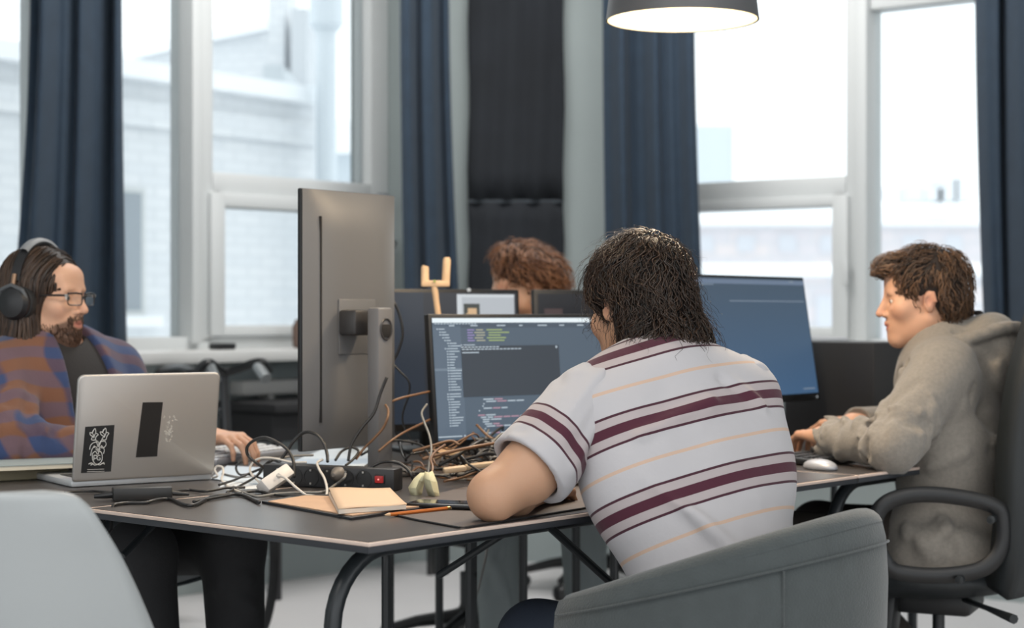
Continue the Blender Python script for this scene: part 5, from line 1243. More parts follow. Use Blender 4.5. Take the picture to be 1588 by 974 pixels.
# ======================= man in the striped t-shirt (seen from behind)
def build_center():
    rng = np.random.default_rng(5)
    f = nrm((-0.47, 0.88, 0)); base = (0.36, 3.22, 0)
    C7 = A(1022, 564, 3.40); PV = np.array((0.418, 3.21, 0.50)); Lsh = A(908, 622, 3.30); Rsh = A(1152, 606, 3.50)
    Lel = np.array((-0.034, 3.165, 0.790)); Lwr = np.array((0.06, 3.44, 0.774)); Rel = np.array((0.46, 3.76, 0.80)); Rwr = np.array((0.24, 3.86, 0.778))
    H = Head(A(988, 478, 3.50), (-0.60, 0.80, 0), pitch=-0.30, roll=-0.10, sc=1.02)
    S = SDF(); Rt = torso(S, PV, C7, Lsh, Rsh, f)
    H.sculpt(S, (C7-np.array((0, 0, 0.02)), 0.062))
    limb(S, [Lsh+np.array((0.012, 0, -0.012)), Lel*0.5+Lsh*0.5+np.array((0.012, 0, -0.010)), Lel], [0.050, 0.050, 0.046]); S.u(ell(Lel*0.66+Lsh*0.34+np.array((0.010, -0.004, -0.014)), (0.050, 0.048, 0.062)), 0.03)
    S.u(cone(Lel, Lel*0.6+Lwr*0.4, 0.041, 0.043), 0.02); S.u(cone(Lel*0.6+Lwr*0.4, Lwr, 0.043, 0.027), 0.02)
    limb(S, [Rsh, Rel, Rel*0.6+Rwr*0.4, Rwr], [0.055, 0.042, 0.043, 0.027])
    hand(S, Lwr, A(902, 757, 3.62)-Lwr, (0.1, -0.2, 1), -1, (0.75, 0.8, 0.85, 0.9))
    hand(S, Rwr, np.array((-0.9, 0.35, -0.05)), (0, 0, 1), -1, (0.4, 0.4, 0.45, 0.5))
    Lkn, Rkn = np.array((0.05, 3.44, 0.475)), np.array((0.32, 3.66, 0.475))
    hipL, hipR = PV+Rt[:, 0]*-0.09, PV+Rt[:, 0]*0.09
    limb(S, [hipL, hipL*0.6+Lkn*0.4], [0.075, 0.07]); limb(S, [hipR, hipR*0.6+Rkn*0.4], [0.075, 0.07])
    sk = rgb(182, 142, 115); lp_ = rgb(172, 110, 92)
    me = person('person seated with their back to us in a white t-shirt with maroon stripes', S, 0.0045, base, lambda v: H.skin(v, sk, lp_))
    H.eyes(me, mat('iris_brown', rgb(70, 46, 30), 0.2)); 
    # t-shirt
    T = SDF(); torso(T, PV, C7, Lsh, Rsh, f, inf=0.014, wid=1.10)
    up = Rt[:, 2]; r_ = Rt[:, 0]; fw = Rt[:, 1]; bk = -fw
    T.u(ell(PV+up*0.05, (0.20, 0.14, 0.11), Rt), 0.05)
    T.u(ell(Rsh*0.75+PV*0.25-fw*0.005, (0.10, 0.085, 0.16), Rt), 0.06); T.u(ell(Lsh*0.72+PV*0.28-fw*0.005, (0.095, 0.085, 0.15), Rt), 0.06)
    def bp(a, h, o=0.0): return PV+up*h+r_*a+bk*o   # on the back: a right, h up, o out
    folds(T, [(bp(-0.17, 0.32, 0.11), bp(0.02, 0.10, 0.135), 0.010, 1), (bp(-0.19, 0.24, 0.10), bp(-0.06, 0.04, 0.14), 0.010, 1), (bp(-0.16, 0.22, 0.125), bp(0.0, 0.03, 0.15), 0.006, -1),
              (bp(-0.15, 0.40, 0.10), bp(0.02, 0.455, 0.105), 0.008, 1), (bp(0.16, 0.44, 0.09), bp(0.10, 0.49, 0.07), 0.008, 1), (bp(0.13, 0.455, 0.10), bp(0.07, 0.50, 0.08), 0.006, -1),
              (bp(0.10, 0.10, 0.14), bp(0.20, 0.04, 0.08), 0.010, 1), (bp(-0.12, 0.43, 0.105), bp(-0.02, 0.40, 0.125), 0.005, -1)], 0.02)
    nk = C7*0.45+H.w((0, -0.03, -0.10))*0.55
    for a in np.linspace(0, 2*PI, 13)[:-1]:
        b = a+2*PI/12; cc = C7+fw*0.045+up*0.012; q0 = cc+r_*0.078*math.cos(a)+fw*0.078*math.sin(a)-up*0.02*math.sin(a); q1 = cc+r_*0.078*math.cos(b)+fw*0.078*math.sin(b)-up*0.02*math.sin(b)
        T.u(cone(q0, q1, 0.009), 0.014)
    T.s(cone(C7+fw*0.045+up*0.03, C7+fw*0.06+up*0.15, 0.07, 0.08), 0.01)
    T.s(half(PV-up*0.06, -up), 0.01)
    wr = random.Random(7)
    for k in range(30):
        a0, h0 = wr.uniform(-0.17, 0.17), wr.uniform(0.02, 0.46); an = wr.gauss(-0.5 if h0 < 0.3 else 0.3, 0.5); ln = wr.uniform(0.06, 0.16); ob = 0.135-0.5*a0*a0-0.25*max(0, h0-0.35)
        T.bump(bp(a0, h0, ob), bp(a0+ln*math.cos(an), h0+ln*math.sin(an), ob), wr.choice((1, -1))*wr.uniform(0.003, 0.008), wr.uniform(0.012, 0.024))
    M_tee = mat('striped_jersey', rgb(177, 175, 178), 0.9, sheen=0.1, bump=0.18, bscale=55)
    nt = M_tee.node_tree; b = nt.nodes['Principled BSDF']; at = nt.nodes.new('ShaderNodeAttribute'); at.attribute_name = 'stripe'
    def math_(op, x, y=None):
        n = nt.nodes.new('ShaderNodeMath'); n.operation = op
        for i, q in enumerate((x, y)):
            if q is None: continue
            if isinstance(q, (int, float)): n.inputs[i].default_value = q
            else: nt.links.new(q, n.inputs[i])
        return n.outputs[0]
    dd = math_('PINGPONG', at.outputs['Fac'], 0.0755)
    def mixc(fac, c0, c1):
        n = nt.nodes.new('ShaderNodeMix'); n.data_type = 'RGBA'; nt.links.new(fac, n.inputs[0])
        for i, q in ((6, c0), (7, c1)):
            if isinstance(q, tuple): n.inputs[i].default_value = q
            else: nt.links.new(q, n.inputs[i])
        return n.outputs[2]
    inner = math_('LESS_THAN', dd, 0.0275); thick = math_('LESS_THAN', dd, 0.0094)
    thin = math_('LESS_THAN', math_('ABSOLUTE', math_('SUBTRACT', dd, 0.0275)), 0.0024); tan = math_('GREATER_THAN', dd, 0.0722)
    cc = mixc(inner, rgb(177, 175, 178), rgb(166, 157, 158)); cc = mixc(tan, cc, rgb(190, 164, 146))
    cc = mixc(thick, cc, rgb(70, 24, 42)); cc = mixc(thin, cc, rgb(62, 26, 40)); nt.links.new(cc, b.inputs['Base Color'])
    Hh = np.linalg.norm(C7-PV)
    def tstripe(v):
        d = (C7-v) @ up+0.13*((v-C7) @ r_)
        return d-0.126+0.0755*20
    tee, tv = cloth('t_shirt', T, 0.0055, M_tee, me, {'stripe': tstripe})
    # sleeves
    for (sh, el, side) in ((Lsh, Lel, -1), (Rsh, Rel, 1)):
        L = SDF(); ax = nrm(el-sh); hem = sh+ax*0.195
        if side < 0: hem = hem+r_*0.014-np.array((0, 0, 0.006))
        L.u(cone(sh+np.array((0, 0, 0.002))-ax*0.0, hem, 0.066, 0.080), 0.0)
        L.u(ell(hem-ax*0.035+np.array((0, 0, -0.018)), (0.072, 0.072, 0.06)), 0.03)
        pr = nrm(np.cross(ax, bk)); 
        folds(L, [(sh+bk*0.05-ax*0.02+np.array((0, 0, 0.03)), hem+bk*0.07-ax*0.05, 0.008, 1), (sh+pr*0.05, hem+pr*0.06+bk*0.03, 0.007, 1), (sh+np.array((0, 0, 0.07)), hem+np.array((0, 0, 0.06))+bk*0.03, 0.006, 1), (sh+bk*0.072+np.array((0, 0, 0.015)), hem-ax*0.08+bk*0.076+np.array((0, 0, 0.01)), 0.005, -1), (sh-pr*0.03+bk*0.06, hem-pr*0.05+bk*0.055-ax*0.03, 0.007, 1)], 0.018)
        wrinkle(L, sh, hem, 0.07, 0.076, 12, random.Random(3), 0.004, 0.012, 1.6, 0.9)
        L.s(half(hem, ax), 0.004); L.s(cone(hem-ax*0.025, hem+ax*0.05, 0.067), 0.004)
        cloth('sleeve', L, 0.005, M_tee, tee, {'stripe': lambda v: np.clip((hem-v) @ ax-0.068, -0.066, 0.066)+0.0755*20})
    # armhole seam is where sleeve and body meet; trousers and shoes
    J = SDF(); 
    J.u(ell(PV-up*0.02, (0.19, 0.15, 0.12), Rt), 0); 
    limb(J, [hipL, Lkn, np.array((0.0, 3.62, 0.10))], [0.10, 0.075, 0.052], 0.03); limb(J, [hipR, Rkn, np.array((0.22, 3.9, 0.10))], [0.10, 0.075, 0.052], 0.03)
    J.s(half((0, 0, 0.07), (0, 0, -1)))
    cloth('trousers', J, 0.009, mat('navy_denim', rgb(38, 46, 60), 0.85, bump=0.2, bscale=200), me)
    for an in (np.array((0.0, 3.62, 0.10)), np.array((0.22, 3.9, 0.10))):
        K = SDF(); shoe(K, an, f); cloth('shoe', K, 0.007, mat('shoe_dark', rgb(46, 46, 48), 0.6), me)
    # hair
    HS = SDF().u(H.e((0, -0.018, 0.045), (0.088, 0.106, 0.094))).u(H.e((0, -0.052, -0.03), (0.080, 0.064, 0.085)), 0.03).u(H.e((0, -0.080, -0.112), (0.074, 0.044, 0.064)), 0.03)
    HS.u(H.e((0.062, -0.058, -0.085), (0.038, 0.04, 0.050)), 0.03)
    HS.s(H.e((0, 0.09, -0.05), (0.2, 0.085, 0.085)), 0.02); HS.s(H.e((-0.092, 0.010, -0.045), (0.040, 0.050, 0.070)), 0.012); HS.s(H.e((0.09, 0.02, -0.05), (0.03, 0.045, 0.075)), 0.015)
    Mh = hair_mat('hair_black_brown', rgb(22, 19, 18), rgb(66, 47, 34), 0.34)
    v, q = HS.mesh(0.005); hr = np_mesh('hair', v, q, mat('hair_under_dark', rgb(20, 18, 18), 0.7), me)
    lo, hi = H.c-0.18, H.c+0.18
    def keep(Q): L_ = H.loc(Q); return (HS.ev(Q) < 0.01) & ((L_[:, 2] > -0.14) | (rng.random(len(Q)) < 0.3)) 
    crown = H.w((0.01, -0.075, 0.12)); 
    def flow(Q, t, nn):
        L_ = H.loc(Q); away = Q-crown; away /= np.linalg.norm(away, axis=1, keepdims=True)+1e-9
        dn = -np.array(H.R[:, 2])*0.75+np.array((0, 0, -0.35)); d = away*0.9+dn[None, :]*(1.0-0.5*(L_[:, 2:3] > 0.09))
        sw = np.sin(L_[:, 0:1]*60+L_[:, 2:3]*45)*0.35; d = d+np.cross(nn, d)*sw+np.cross(nn, d)*(0.25*np.sin(L_[:, 2:3]*38+1.3)); return d
    n = 3000; rt_ = scatter(HS, n, keep, rng, lo, hi)
    V1, Q1, R1 = strands(HS, rt_, flow, rng.uniform(0.05, 0.105, n), 12, rng.uniform(0.001, 0.012, n), rng, 0.0017, 0.0075, 1.9, 0.15, 0.3)
    n2 = 420; rt2 = scatter(HS, n2, keep, rng, lo, hi)
    V2, Q2, R2 = strands(HS, rt2, flow, rng.uniform(0.05, 0.11, n2), 12, rng.uniform(0.008, 0.016, n2), rng, 0.0008, 0.008, 2.2, 0.9, 0.45)
    np_mesh('locks', np.concatenate([V1, V2]), np.concatenate([Q1, Q2+len(V1)]), Mh, hr, attrs={'rnd': ('FLOAT', np.concatenate([R1, R2]))})
    return me
build_center()

# ======================= man in the grey hoodie (profile, right)
def build_right():
    rng = np.random.default_rng(8)
    f = nrm((-0.90, 0.43, 0)); base = (1.15, 4.5, 0)
    C7 = A(1487, 518, 4.55); PV = np.array((1.125, 4.485, 0.53)); Lsh = A(1462, 578, 4.37); Rsh = np.array((1.22, 4.73, 0.98))
    Lel = A(1383, 690, 4.22); Lwr = A(1276, 677, 4.46); Rel = np.array((1.07, 4.88, 0.80)); Rwr = A(1322, 656, 4.72)
    H = Head(A(1429, 464, 4.52), (-1, 0.06, 0), pitch=-0.10, roll=0.0, sc=0.98)
    S = SDF(); Rt = torso(S, PV, C7, Lsh, Rsh, f); r_, fw, up = Rt[:, 0], Rt[:, 1], Rt[:, 2]
    H.sculpt(S, (C7+fw*0.03-up*0.02, 0.06))
    limb(S, [Lsh, Lel, Lwr], [0.052, 0.04, 0.027]); limb(S, [Rsh, Rel, Rwr], [0.052, 0.04, 0.027])
    hand(S, Lwr, A(1228, 668, 4.62)-Lwr, (0.1, -0.25, 1), -1, (0.45, 0.5, 0.5, 0.55)) if False else hand(S, Lwr, A(1228, 668, 4.62)-Lwr, (0.05, -0.3, 1), 1, (0.5, 0.5, 0.55, 0.6))
    hand(S, Rwr, A(1256, 652, 4.86)-Rwr, (0.0, -0.25, 1), -1, (0.6, 0.6, 0.6, 0.65))
    hipL, hipR = PV-r_*0.09, PV+r_*0.09; Lkn, Rkn = np.array((0.74, 4.52, 0.53)), np.array((0.84, 4.78, 0.53))
    limb(S, [hipL, hipL*0.6+Lkn*0.4], [0.075, 0.07]); limb(S, [hipR, hipR*0.6+Rkn*0.4], [0.075, 0.07])
    sk = rgb(200, 154, 126); lp_ = rgb(184, 116, 98)
    me = person('person in profile wearing a grey hoodie, typing at the right', S, 0.0036, base, lambda v: H.skin(v, sk, lp_))
    H.eyes(me, mat('iris_grey', rgb(80, 84, 84), 0.2)); H.brows(me, hair_mat('brow_brown', rgb(66, 46, 34), rgb(96, 70, 50)), random.Random(1))
    # hoodie
    T = SDF(); torso(T, PV, C7, Lsh, Rsh, f, inf=0.022, wid=1.0, nd=0.075); down = np.array((0, 0, -1.0))
    T.u(ell(PV+np.array((-0.01, -0.02, -0.03)), (0.20, 0.185, 0.12), Rt), 0.06)
    T.u(cone(PV+fw*0.02-r_*0.12, PV+fw*0.03-r_*0.15+down*0.09, 0.11, 0.085), 0.05)
    limb(T, [Lsh, Lel, Lwr+ (Lel-Lwr)*0.05], [0.085, 0.064, 0.042], 0.03); limb(T, [Rsh, Rel, Rwr], [0.085, 0.064, 0.042], 0.03)
    T.u(ell(Lsh*0.55+PV*0.45-r_*0.0, (0.14, 0.12, 0.17), Rt), 0.06)
    # hood lying on the neck and back
    hc = C7+fw*0.02+up*0.01
    ring = [hc+r_*0.086*math.cos(a)+fw*(0.082*math.sin(a)+0.012)-up*(0.045*math.sin(a)+0.040) for a in np.linspace(-0.35*PI, 1.35*PI, 13)]
    for i in range(12): T.u(cone(ring[i], ring[i+1], 0.020), 0.018)
    T.u(ell(C7-fw*0.085-up*0.012, (0.125, 0.066, 0.070), Rt @ rotm(0.5, 0, 0)), 0.03)
    T.u(ell(C7-fw*0.125-up*0.075, (0.115, 0.042, 0.085), Rt @ rotm(0.1, 0, 0)), 0.025)
    lip = [C7-r_*0.075+fw*0.085-up*0.045, C7-r_*0.125+fw*0.015-up*0.050, C7-r_*0.135-fw*0.07-up*0.020, C7-r_*0.095-fw*0.140+up*0.010, C7-fw*0.160+up*0.016, C7+r_*0.08-fw*0.135+up*0.016]
    lip = spline(lip, 3)
    for i in range(len(lip)-1): T.u(cone(lip[i], lip[i+1], 0.017), 0.010)
    for i in range(2, len(lip)-1): T.bump(lip[i]+up*0.020-np.array((0, 0, 0))*0, lip[i+1]+up*0.020, -0.006, 0.010)
    near = -r_
    def q(px, py, Y): return A(px, py, Y)
    folds(T, [(q(1395, 575, 4.42), q(1440, 640, 4.27), 0.012, 1), (q(1388, 600, 4.40), q(1430, 690, 4.22), 0.010, 1), (q(1400, 560, 4.42), q(1470, 615, 4.30), 0.008, -1),
              (q(1372, 640, 4.30), q(1400, 715, 4.20), 0.010, 1), (q(1360, 655, 4.33), q(1372, 722, 4.25), 0.008, 1), (q(1335, 665, 4.38), q(1345, 712, 4.32), 0.008, 1), (q(1312, 668, 4.40), q(1318, 705, 4.36), 0.007, 1),
              (q(1410, 712, 4.27), q(1480, 660, 4.27), 0.010, -1), (q(1420, 735, 4.29), q(1500, 700, 4.28), 0.010, 1), (q(1400, 800, 4.29), q(1440, 860, 4.27), 0.013, 1), (q(1440, 790, 4.27), q(1405, 850, 4.28), 0.010, -1), (q(1460, 800, 4.27), q(1500, 860, 4.28), 0.012, 1), (q(1490, 790, 4.28), q(1470, 870, 4.27), 0.010, -1), (q(1385, 770, 4.32), q(1400, 830, 4.30), 0.010, 1), (q(1420, 840, 4.27), q(1490, 872, 4.28), 0.010, 1), (q(1445, 840, 4.265), q(1475, 815, 4.265), 0.010, 1)], 0.02)
    wr = random.Random(4)
    wrinkle(T, Lsh, Lel, 0.090, 0.068, 24, wr, 0.020, 0.011, 1.8, 1.2); wrinkle(T, Lel, Lwr, 0.068, 0.046, 26, wr, 0.020, 0.009, 1.0, 1.3); wrinkle(T, Rel, Rwr, 0.064, 0.045, 8, wr)
    wrinkle(T, C7-up*0.12, PV, 0.165, 0.185, 44, wr, 0.022, 0.015, 1.6, 0.8); T.s(half((0, 0, 0.478), (0, 0, -1)), 0.01)
    T.s(cone(Lwr+(Lwr-Lel)*0.35, Lwr+(Lwr-Lel)*0.02, 0.055, 0.05), 0.004); T.s(cone(Rwr+(Rwr-Rel)*0.35, Rwr+(Rwr-Rel)*0.02, 0.055, 0.05), 0.004)
    T.s(cone(H.w((0, -0.01, -0.05)), C7+fw*0.055+up*0.0, 0.062, 0.062), 0.008)
    M_hd = mat('grey_marl_fleece', rgb(136, 130, 122), 0.95, sheen=0.2, var=0.16, vscale=110, bump=0.3, bscale=180)
    hd, tv = cloth('hoodie', T, 0.006, M_hd, me)
    # trousers, shoes
    M_jn = mat('black_denim', rgb(34, 34, 36), 0.85, bump=0.2, bscale=200)
    J = SDF().u(ell(PV-up*0.03, (0.18, 0.15, 0.10), Rt))
    aL, aR = np.array((1.17, 4.66, 0.10)), np.array((0.80, 4.98, 0.10))
    limb(J, [hipL, Lkn, aL], [0.095, 0.072, 0.05], 0.03); limb(J, [hipR, Rkn, aR], [0.095, 0.072, 0.05], 0.03)
    J.s(half((0, 0, 0.07), (0, 0, -1))); cloth('trousers', J, 0.009, mat('brown_black_cotton', rgb(52, 46, 42), 0.85, bump=0.2, bscale=200), me)
    for an in (aL, aR):
        K = SDF(); shoe(K, an, f); cloth('shoe', K, 0.007, mat('shoe_dark', rgb(46, 46, 48), 0.6), me)
    # dark beaded collar seen between neck and hood
    bd_ = MB(); ck = C7+fw*0.028+up*0.006
    for i in range(26):
        a = 2*PI*i/26; cpt = ck+r_*0.072*math.cos(a)+fw*0.078*math.sin(a)-up*(0.045*math.sin(a)-0.005)
        bd_.box(cpt, (0.016, 0.008, 0.012), Rt @ rotm(0.3, 0, a), 0.002)
    bd_.build('knit_collar', mat('collar_dark', rgb(40, 36, 34), 0.9), me)
    # hair
    HS = SDF().u(H.e((0, -0.022, 0.046), (0.082, 0.103, 0.090))).u(H.e((0, -0.058, -0.02), (0.072, 0.056, 0.070)), 0.03).u(H.e((0, 0.070, 0.088), (0.056, 0.038, 0.026)), 0.02)
    HS.s(H.e((0, 0.115, 0.0), (0.2, 0.070, 0.085)), 0.015); HS.s(H.e((0, 0.066, -0.060), (0.2, 0.065, 0.080)), 0.015); HS.s(H.e((-0.085, -0.004, -0.02), (0.03, 0.024, 0.036)), 0.008); HS.s(H.e((0.085, -0.004, -0.02), (0.03, 0.024, 0.036)), 0.008)
    HS.s(H.e((0, 0.0, -0.115), (0.2, 0.2, 0.05)), 0.02)
    Mh = hair_mat('hair_brown', rgb(40, 30, 23), rgb(116, 86, 62), 0.4)
    v, q_ = HS.mesh(0.005); hr = np_mesh('hair', v, q_, mat('hair_under_brown', rgb(40, 30, 24), 0.7), me)
    def keep(Q): return HS.ev(Q) < 0.01
    crown = H.w((0.0, -0.075, 0.115)); F = H.R[:, 1]; UPH = H.R[:, 2]
    def flow(Q, t, nn):
        L_ = H.loc(Q); away = Q-crown; away /= np.linalg.norm(away, axis=1, keepdims=True)+1e-9
        top = np.clip(L_[:, 2:3]*12-0.4, 0, 1)*(L_[:, 1:2] > -0.04)
        d = away*0.7-UPH[None, :]*0.7*(1-top)+F[None, :]*0.8*top-F[None, :]*0.25*(1-top)
        return d+np.cross(nn, d)*(0.35*np.sin(L_[:, 1:2]*70+L_[:, 2:3]*50))
    n = 2200; rt_ = scatter(HS, n, keep, rng, H.c-0.16, H.c+0.16)
    V1, Q1, R1 = strands(HS, rt_, flow, rng.uniform(0.03, 0.062, n), 9, rng.uniform(0.001, 0.013, n), rng, 0.0019, 0.0045, 1.4, 0.30, 0.3, over_ear(H))
    n = 500; ea = over_ear(H); rt2 = scatter(HS, n, lambda Q: (np.abs(H.loc(Q)[:, 0]) > 0.05) & (np.abs(H.loc(Q)[:, 1]+0.008) < 0.05) & (H.loc(Q)[:, 2] > 0.012) & (H.loc(Q)[:, 2] < 0.075), rng, H.c-0.16, H.c+0.16)
    V2, Q2, R2 = strands(HS, rt2, flow, rng.uniform(0.014, 0.026, n), 6, rng.uniform(0.001, 0.008, n), rng, 0.0017, 0.002, 1.2, 0.2, 0.3, ea)
    np_mesh('locks', np.concatenate([V1, V2]), np.concatenate([Q1, Q2+len(V1)]), Mh, hr, attrs={'rnd': ('FLOAT', np.concatenate([R1, R2]))})
    return me
build_right()

LENS = glass_mat(); LENS.name = 'spectacle_lens'; LENS.node_tree.nodes['Fresnel'].inputs[0].default_value = 1.06
# ======================= man with headphones (left)
def build_left():
    rng = np.random.default_rng(11)
    f = nrm((0.84, -0.54, 0)); base = (-1.08, 4.38, 0)
    C7 = A(60, 548, 4.46); PV = np.array((-1.05, 4.36, 0.55)); Rsh = np.array((-1.265, 4.28, 0.965)); Lsh = np.array((-1.06, 4.585, 0.97))
    Rel = np.array((-1.19, 4.12, 0.80)); Rwr = np.array((-0.95, 4.19, 0.80)); Lel = np.array((-0.96, 4.66, 0.78)); Lwr = np.array((-0.775, 4.46, 0.805))
    H = Head(A(72, 463, 4.40), (0.945, -0.33, 0), pitch=-0.03, roll=0.0, sc=0.99)
    S = SDF(); Rt = torso(S, PV, C7, Lsh, Rsh, f); r_, fw, up = Rt[:, 0], Rt[:, 1], Rt[:, 2]
    H.sculpt(S, (C7+fw*0.035-up*0.02, 0.058))
    limb(S, [Lsh, Lel, Lwr], [0.052, 0.04, 0.027]); limb(S, [Rsh, Rel, Rwr], [0.052, 0.04, 0.027])
    hand(S, Lwr, np.array((0.80, -0.62, 0.02)), (0, -0.1, 1), -1, (0.62, 0.6, 0.6, 0.65))
    hand(S, Rwr, np.array((0.93, 0.10, 0.0)), (0, -0.15, 1), 1, (0.55, 0.55, 0.6, 0.6))
    hipL, hipR = PV-r_*0.09, PV+r_*0.09; Lkn, Rkn = A(360, 842, 4.10), A(218, 858, 3.96)
    limb(S, [hipL, hipL*0.6+Lkn*0.4], [0.075, 0.07]); limb(S, [hipR, hipR*0.6+Rkn*0.4], [0.075, 0.07])
    sk = rgb(212, 166, 138); lp_ = rgb(180, 118, 102); bc = rgb(62, 44, 35)
    me = person('person with long dark hair, glasses and a beard, wearing a plaid overshirt', S, 0.0036, base, lambda v: H.skin(v, sk, lp_, stubble=(bc, 0.8)))
    H.eyes(me, mat('iris_grey', rgb(80, 84, 84), 0.2)); H.brows(me, hair_mat('brow_dark', rgb(52, 36, 28), rgb(78, 56, 42)), random.Random(2))
    # black t-shirt, plaid overshirt
    T = SDF(); torso(T, PV, C7, Lsh, Rsh, f, inf=0.012); T.s(cone(H.w((0, 0.01, -0.06)), C7+fw*0.075+up*0.0, 0.06, 0.064), 0.008)
    T.s(half(PV-up*0.05, -up), 0.01)
    folds(T, [(PV+fw*0.13+up*0.33-r_*0.03, PV+fw*0.14+up*0.18+r_*0.03, 0.008, 1), (PV+fw*0.13+up*0.38+r_*0.02, PV+fw*0.13+up*0.24+r_*0.06, 0.007, 1)])
    cloth('t_shirt', T, 0.007, mat('black_jersey', rgb(44, 42, 42), 0.9, bump=0.15, bscale=120), me)
    O = SDF(); torso(O, PV, C7, Lsh, Rsh, f, inf=0.028, wid=1.02)
    limb(O, [Lsh, Lel, Lwr], [0.082, 0.062, 0.044], 0.03); limb(O, [Rsh, Rel, Rwr], [0.085, 0.066, 0.046], 0.03)
    O.u(cone(C7-r_*0.075+fw*0.01, C7-r_*0.085+fw*0.105-up*0.06, 0.020), 0.015); O.u(cone(C7+r_*0.075+fw*0.01, C7+r_*0.085+fw*0.105-up*0.06, 0.020), 0.015); O.u(cone(C7-r_*0.075, C7+r_*0.075, 0.022), 0.02)
    # open front: cut a wedge out of the front
    O.s(flat(C7+fw*0.17-up*0.0, PV+fw*0.22+up*0.05, 0.062, 0.14, 0.115, 0.14, r_), 0.01)
    O.s(cone(H.w((0, 0, -0.05)), C7+fw*0.06, 0.064, 0.066), 0.008); O.s(half(PV-up*0.08, -up), 0.01)
    folds(O, [(Rsh+np.array((0.06, -0.05, 0.02)), Rel+np.array((0.03, -0.05, 0.06)), 0.010, 1), (Rsh+np.array((0.02, -0.08, 0.0)), Rel+np.array((0.0, -0.07, 0.06)), 0.010, 1), (Rsh+np.array((-0.02, -0.08, 0)), Rel+np.array((-0.03, -0.06, 0.05)), 0.008, -1), (Rsh+np.array((0.09, -0.03, -0.03)), Rel+np.array((0.10, -0.05, 0.04)), 0.010, 1), (Rel+np.array((0.08, -0.06, 0.04)), Rel+np.array((0.10, -0.05, -0.04)), 0.009, 1), (Rel+np.array((0.14, -0.05, 0.05)), Rel+np.array((0.15, -0.04, -0.03)), 0.008, 1)], 0.018)
    wr = random.Random(6); wrinkle(O, Rsh, Rel, 0.090, 0.070, 22, wr, 0.012, 0.012, 1.6, 1.2); wrinkle(O, Rel, Rwr, 0.070, 0.048, 20, wr, 0.012, 0.010, 1.0, 1.2); wrinkle(O, Lsh, Lel, 0.084, 0.064, 8, wr)
    O.s(cone(Lwr+(Lwr-Lel)*0.4, Lwr+(Lwr-Lel)*0.02, 0.055), 0.004); O.s(cone(Rwr+(Rwr-Rel)*0.4, Rwr+(Rwr-Rel)*0.02, 0.055), 0.004)
    M_pl = mat('plaid_flannel', rgb(62, 76, 110), 0.92, bump=0.2, bscale=160, sheen=0.15); nt = M_pl.node_tree; b = nt.nodes['Principled BSDF']
    tc = nt.nodes.new('ShaderNodeTexCoord'); mp = nt.nodes.new('ShaderNodeMapping'); mp.inputs['Rotation'].default_value = (0.5, 0.35, 0.6)
    nt.links.new(tc.outputs['Object'], mp.inputs['Vector']); cols = []
    for ax, scl, c0, c1 in (('X', 4.2, rgb(46, 62, 100), rgb(132, 90, 64)), ('Z', 4.6, rgb(54, 70, 108), rgb(104, 68, 54))):
        wv = nt.nodes.new('ShaderNodeTexWave'); wv.bands_direction = ax; wv.inputs['Scale'].default_value = scl; wv.inputs['Distortion'].default_value = 3.2; wv.inputs['Detail'].default_value = 1.0; wv.inputs['Detail Scale'].default_value = 1.2
        rp = nt.nodes.new('ShaderNodeValToRGB'); rp.color_ramp.elements[0].color = c0; rp.color_ramp.elements[1].color = c1; rp.color_ramp.elements[0].position = 0.38; rp.color_ramp.elements[1].position = 0.62
        nt.links.new(mp.outputs[0], wv.inputs['Vector']); nt.links.new(wv.outputs['Fac'], rp.inputs[0]); cols.append(rp.outputs[0])
    mx = nt.nodes.new('ShaderNodeMix'); mx.data_type = 'RGBA'; mx.inputs[0].default_value = 0.5; nt.links.new(cols[0], mx.inputs[6]); nt.links.new(cols[1], mx.inputs[7]); nt.links.new(mx.outputs[2], b.inputs['Base Color'])
    ov, _ = cloth('overshirt', O, 0.0065, M_pl, me)
    for q in (C7+r_*0.085+fw*0.112-up*0.055, PV+fw*0.115+up*0.36+r_*0.085):
        MB().lathe([(0.006, 0), (0.006, 0.002), (0.001, 0.003)], q+fw*0.02, 12, np.stack([r_, up, fw], 1)).build('button', mat('button_grey', rgb(176, 168, 160), 0.4), ov)
    J = SDF().u(ell(PV-up*0.03, (0.18, 0.15, 0.10), Rt)); aL, aR = A(372, 1150, 4.12), np.array((-0.80, 3.98, 0.1)); aL[2] = 0.1
    limb(J, [hipL, Lkn, aL], [0.098, 0.076, 0.058], 0.03); limb(J, [hipR, Rkn, aR], [0.098, 0.078, 0.056], 0.03); J.s(half((0, 0, 0.07), (0, 0, -1)))
    folds(J, [(A(345, 890, 4.03), A(400, 905, 4.04), 0.010, 1), (A(340, 915, 4.03), A(395, 945, 4.05), 0.010, 1)])
    cloth('trousers', J, 0.009, mat('black_denim', rgb(32, 33, 36), 0.85), me)
    for an in (aL, aR):
        K = SDF(); shoe(K, an, f); cloth('shoe', K, 0.007, mat('shoe_dark', rgb(46, 46, 48), 0.6), me)
    # long hair
    HS = SDF().u(H.e((0, -0.022, 0.042), (0.084, 0.104, 0.092)))
    for x in (-1, 1):
        HS.u(cone(H.w((0.064*x, -0.015, 0.02)), H.w((0.074*x, -0.015, -0.12)), 0.034, 0.036), 0.03)
        HS.u(cone(H.w((0.074*x, -0.015, -0.12)), H.w((0.085*x, 0.01, -0.20)), 0.036, 0.024), 0.03)
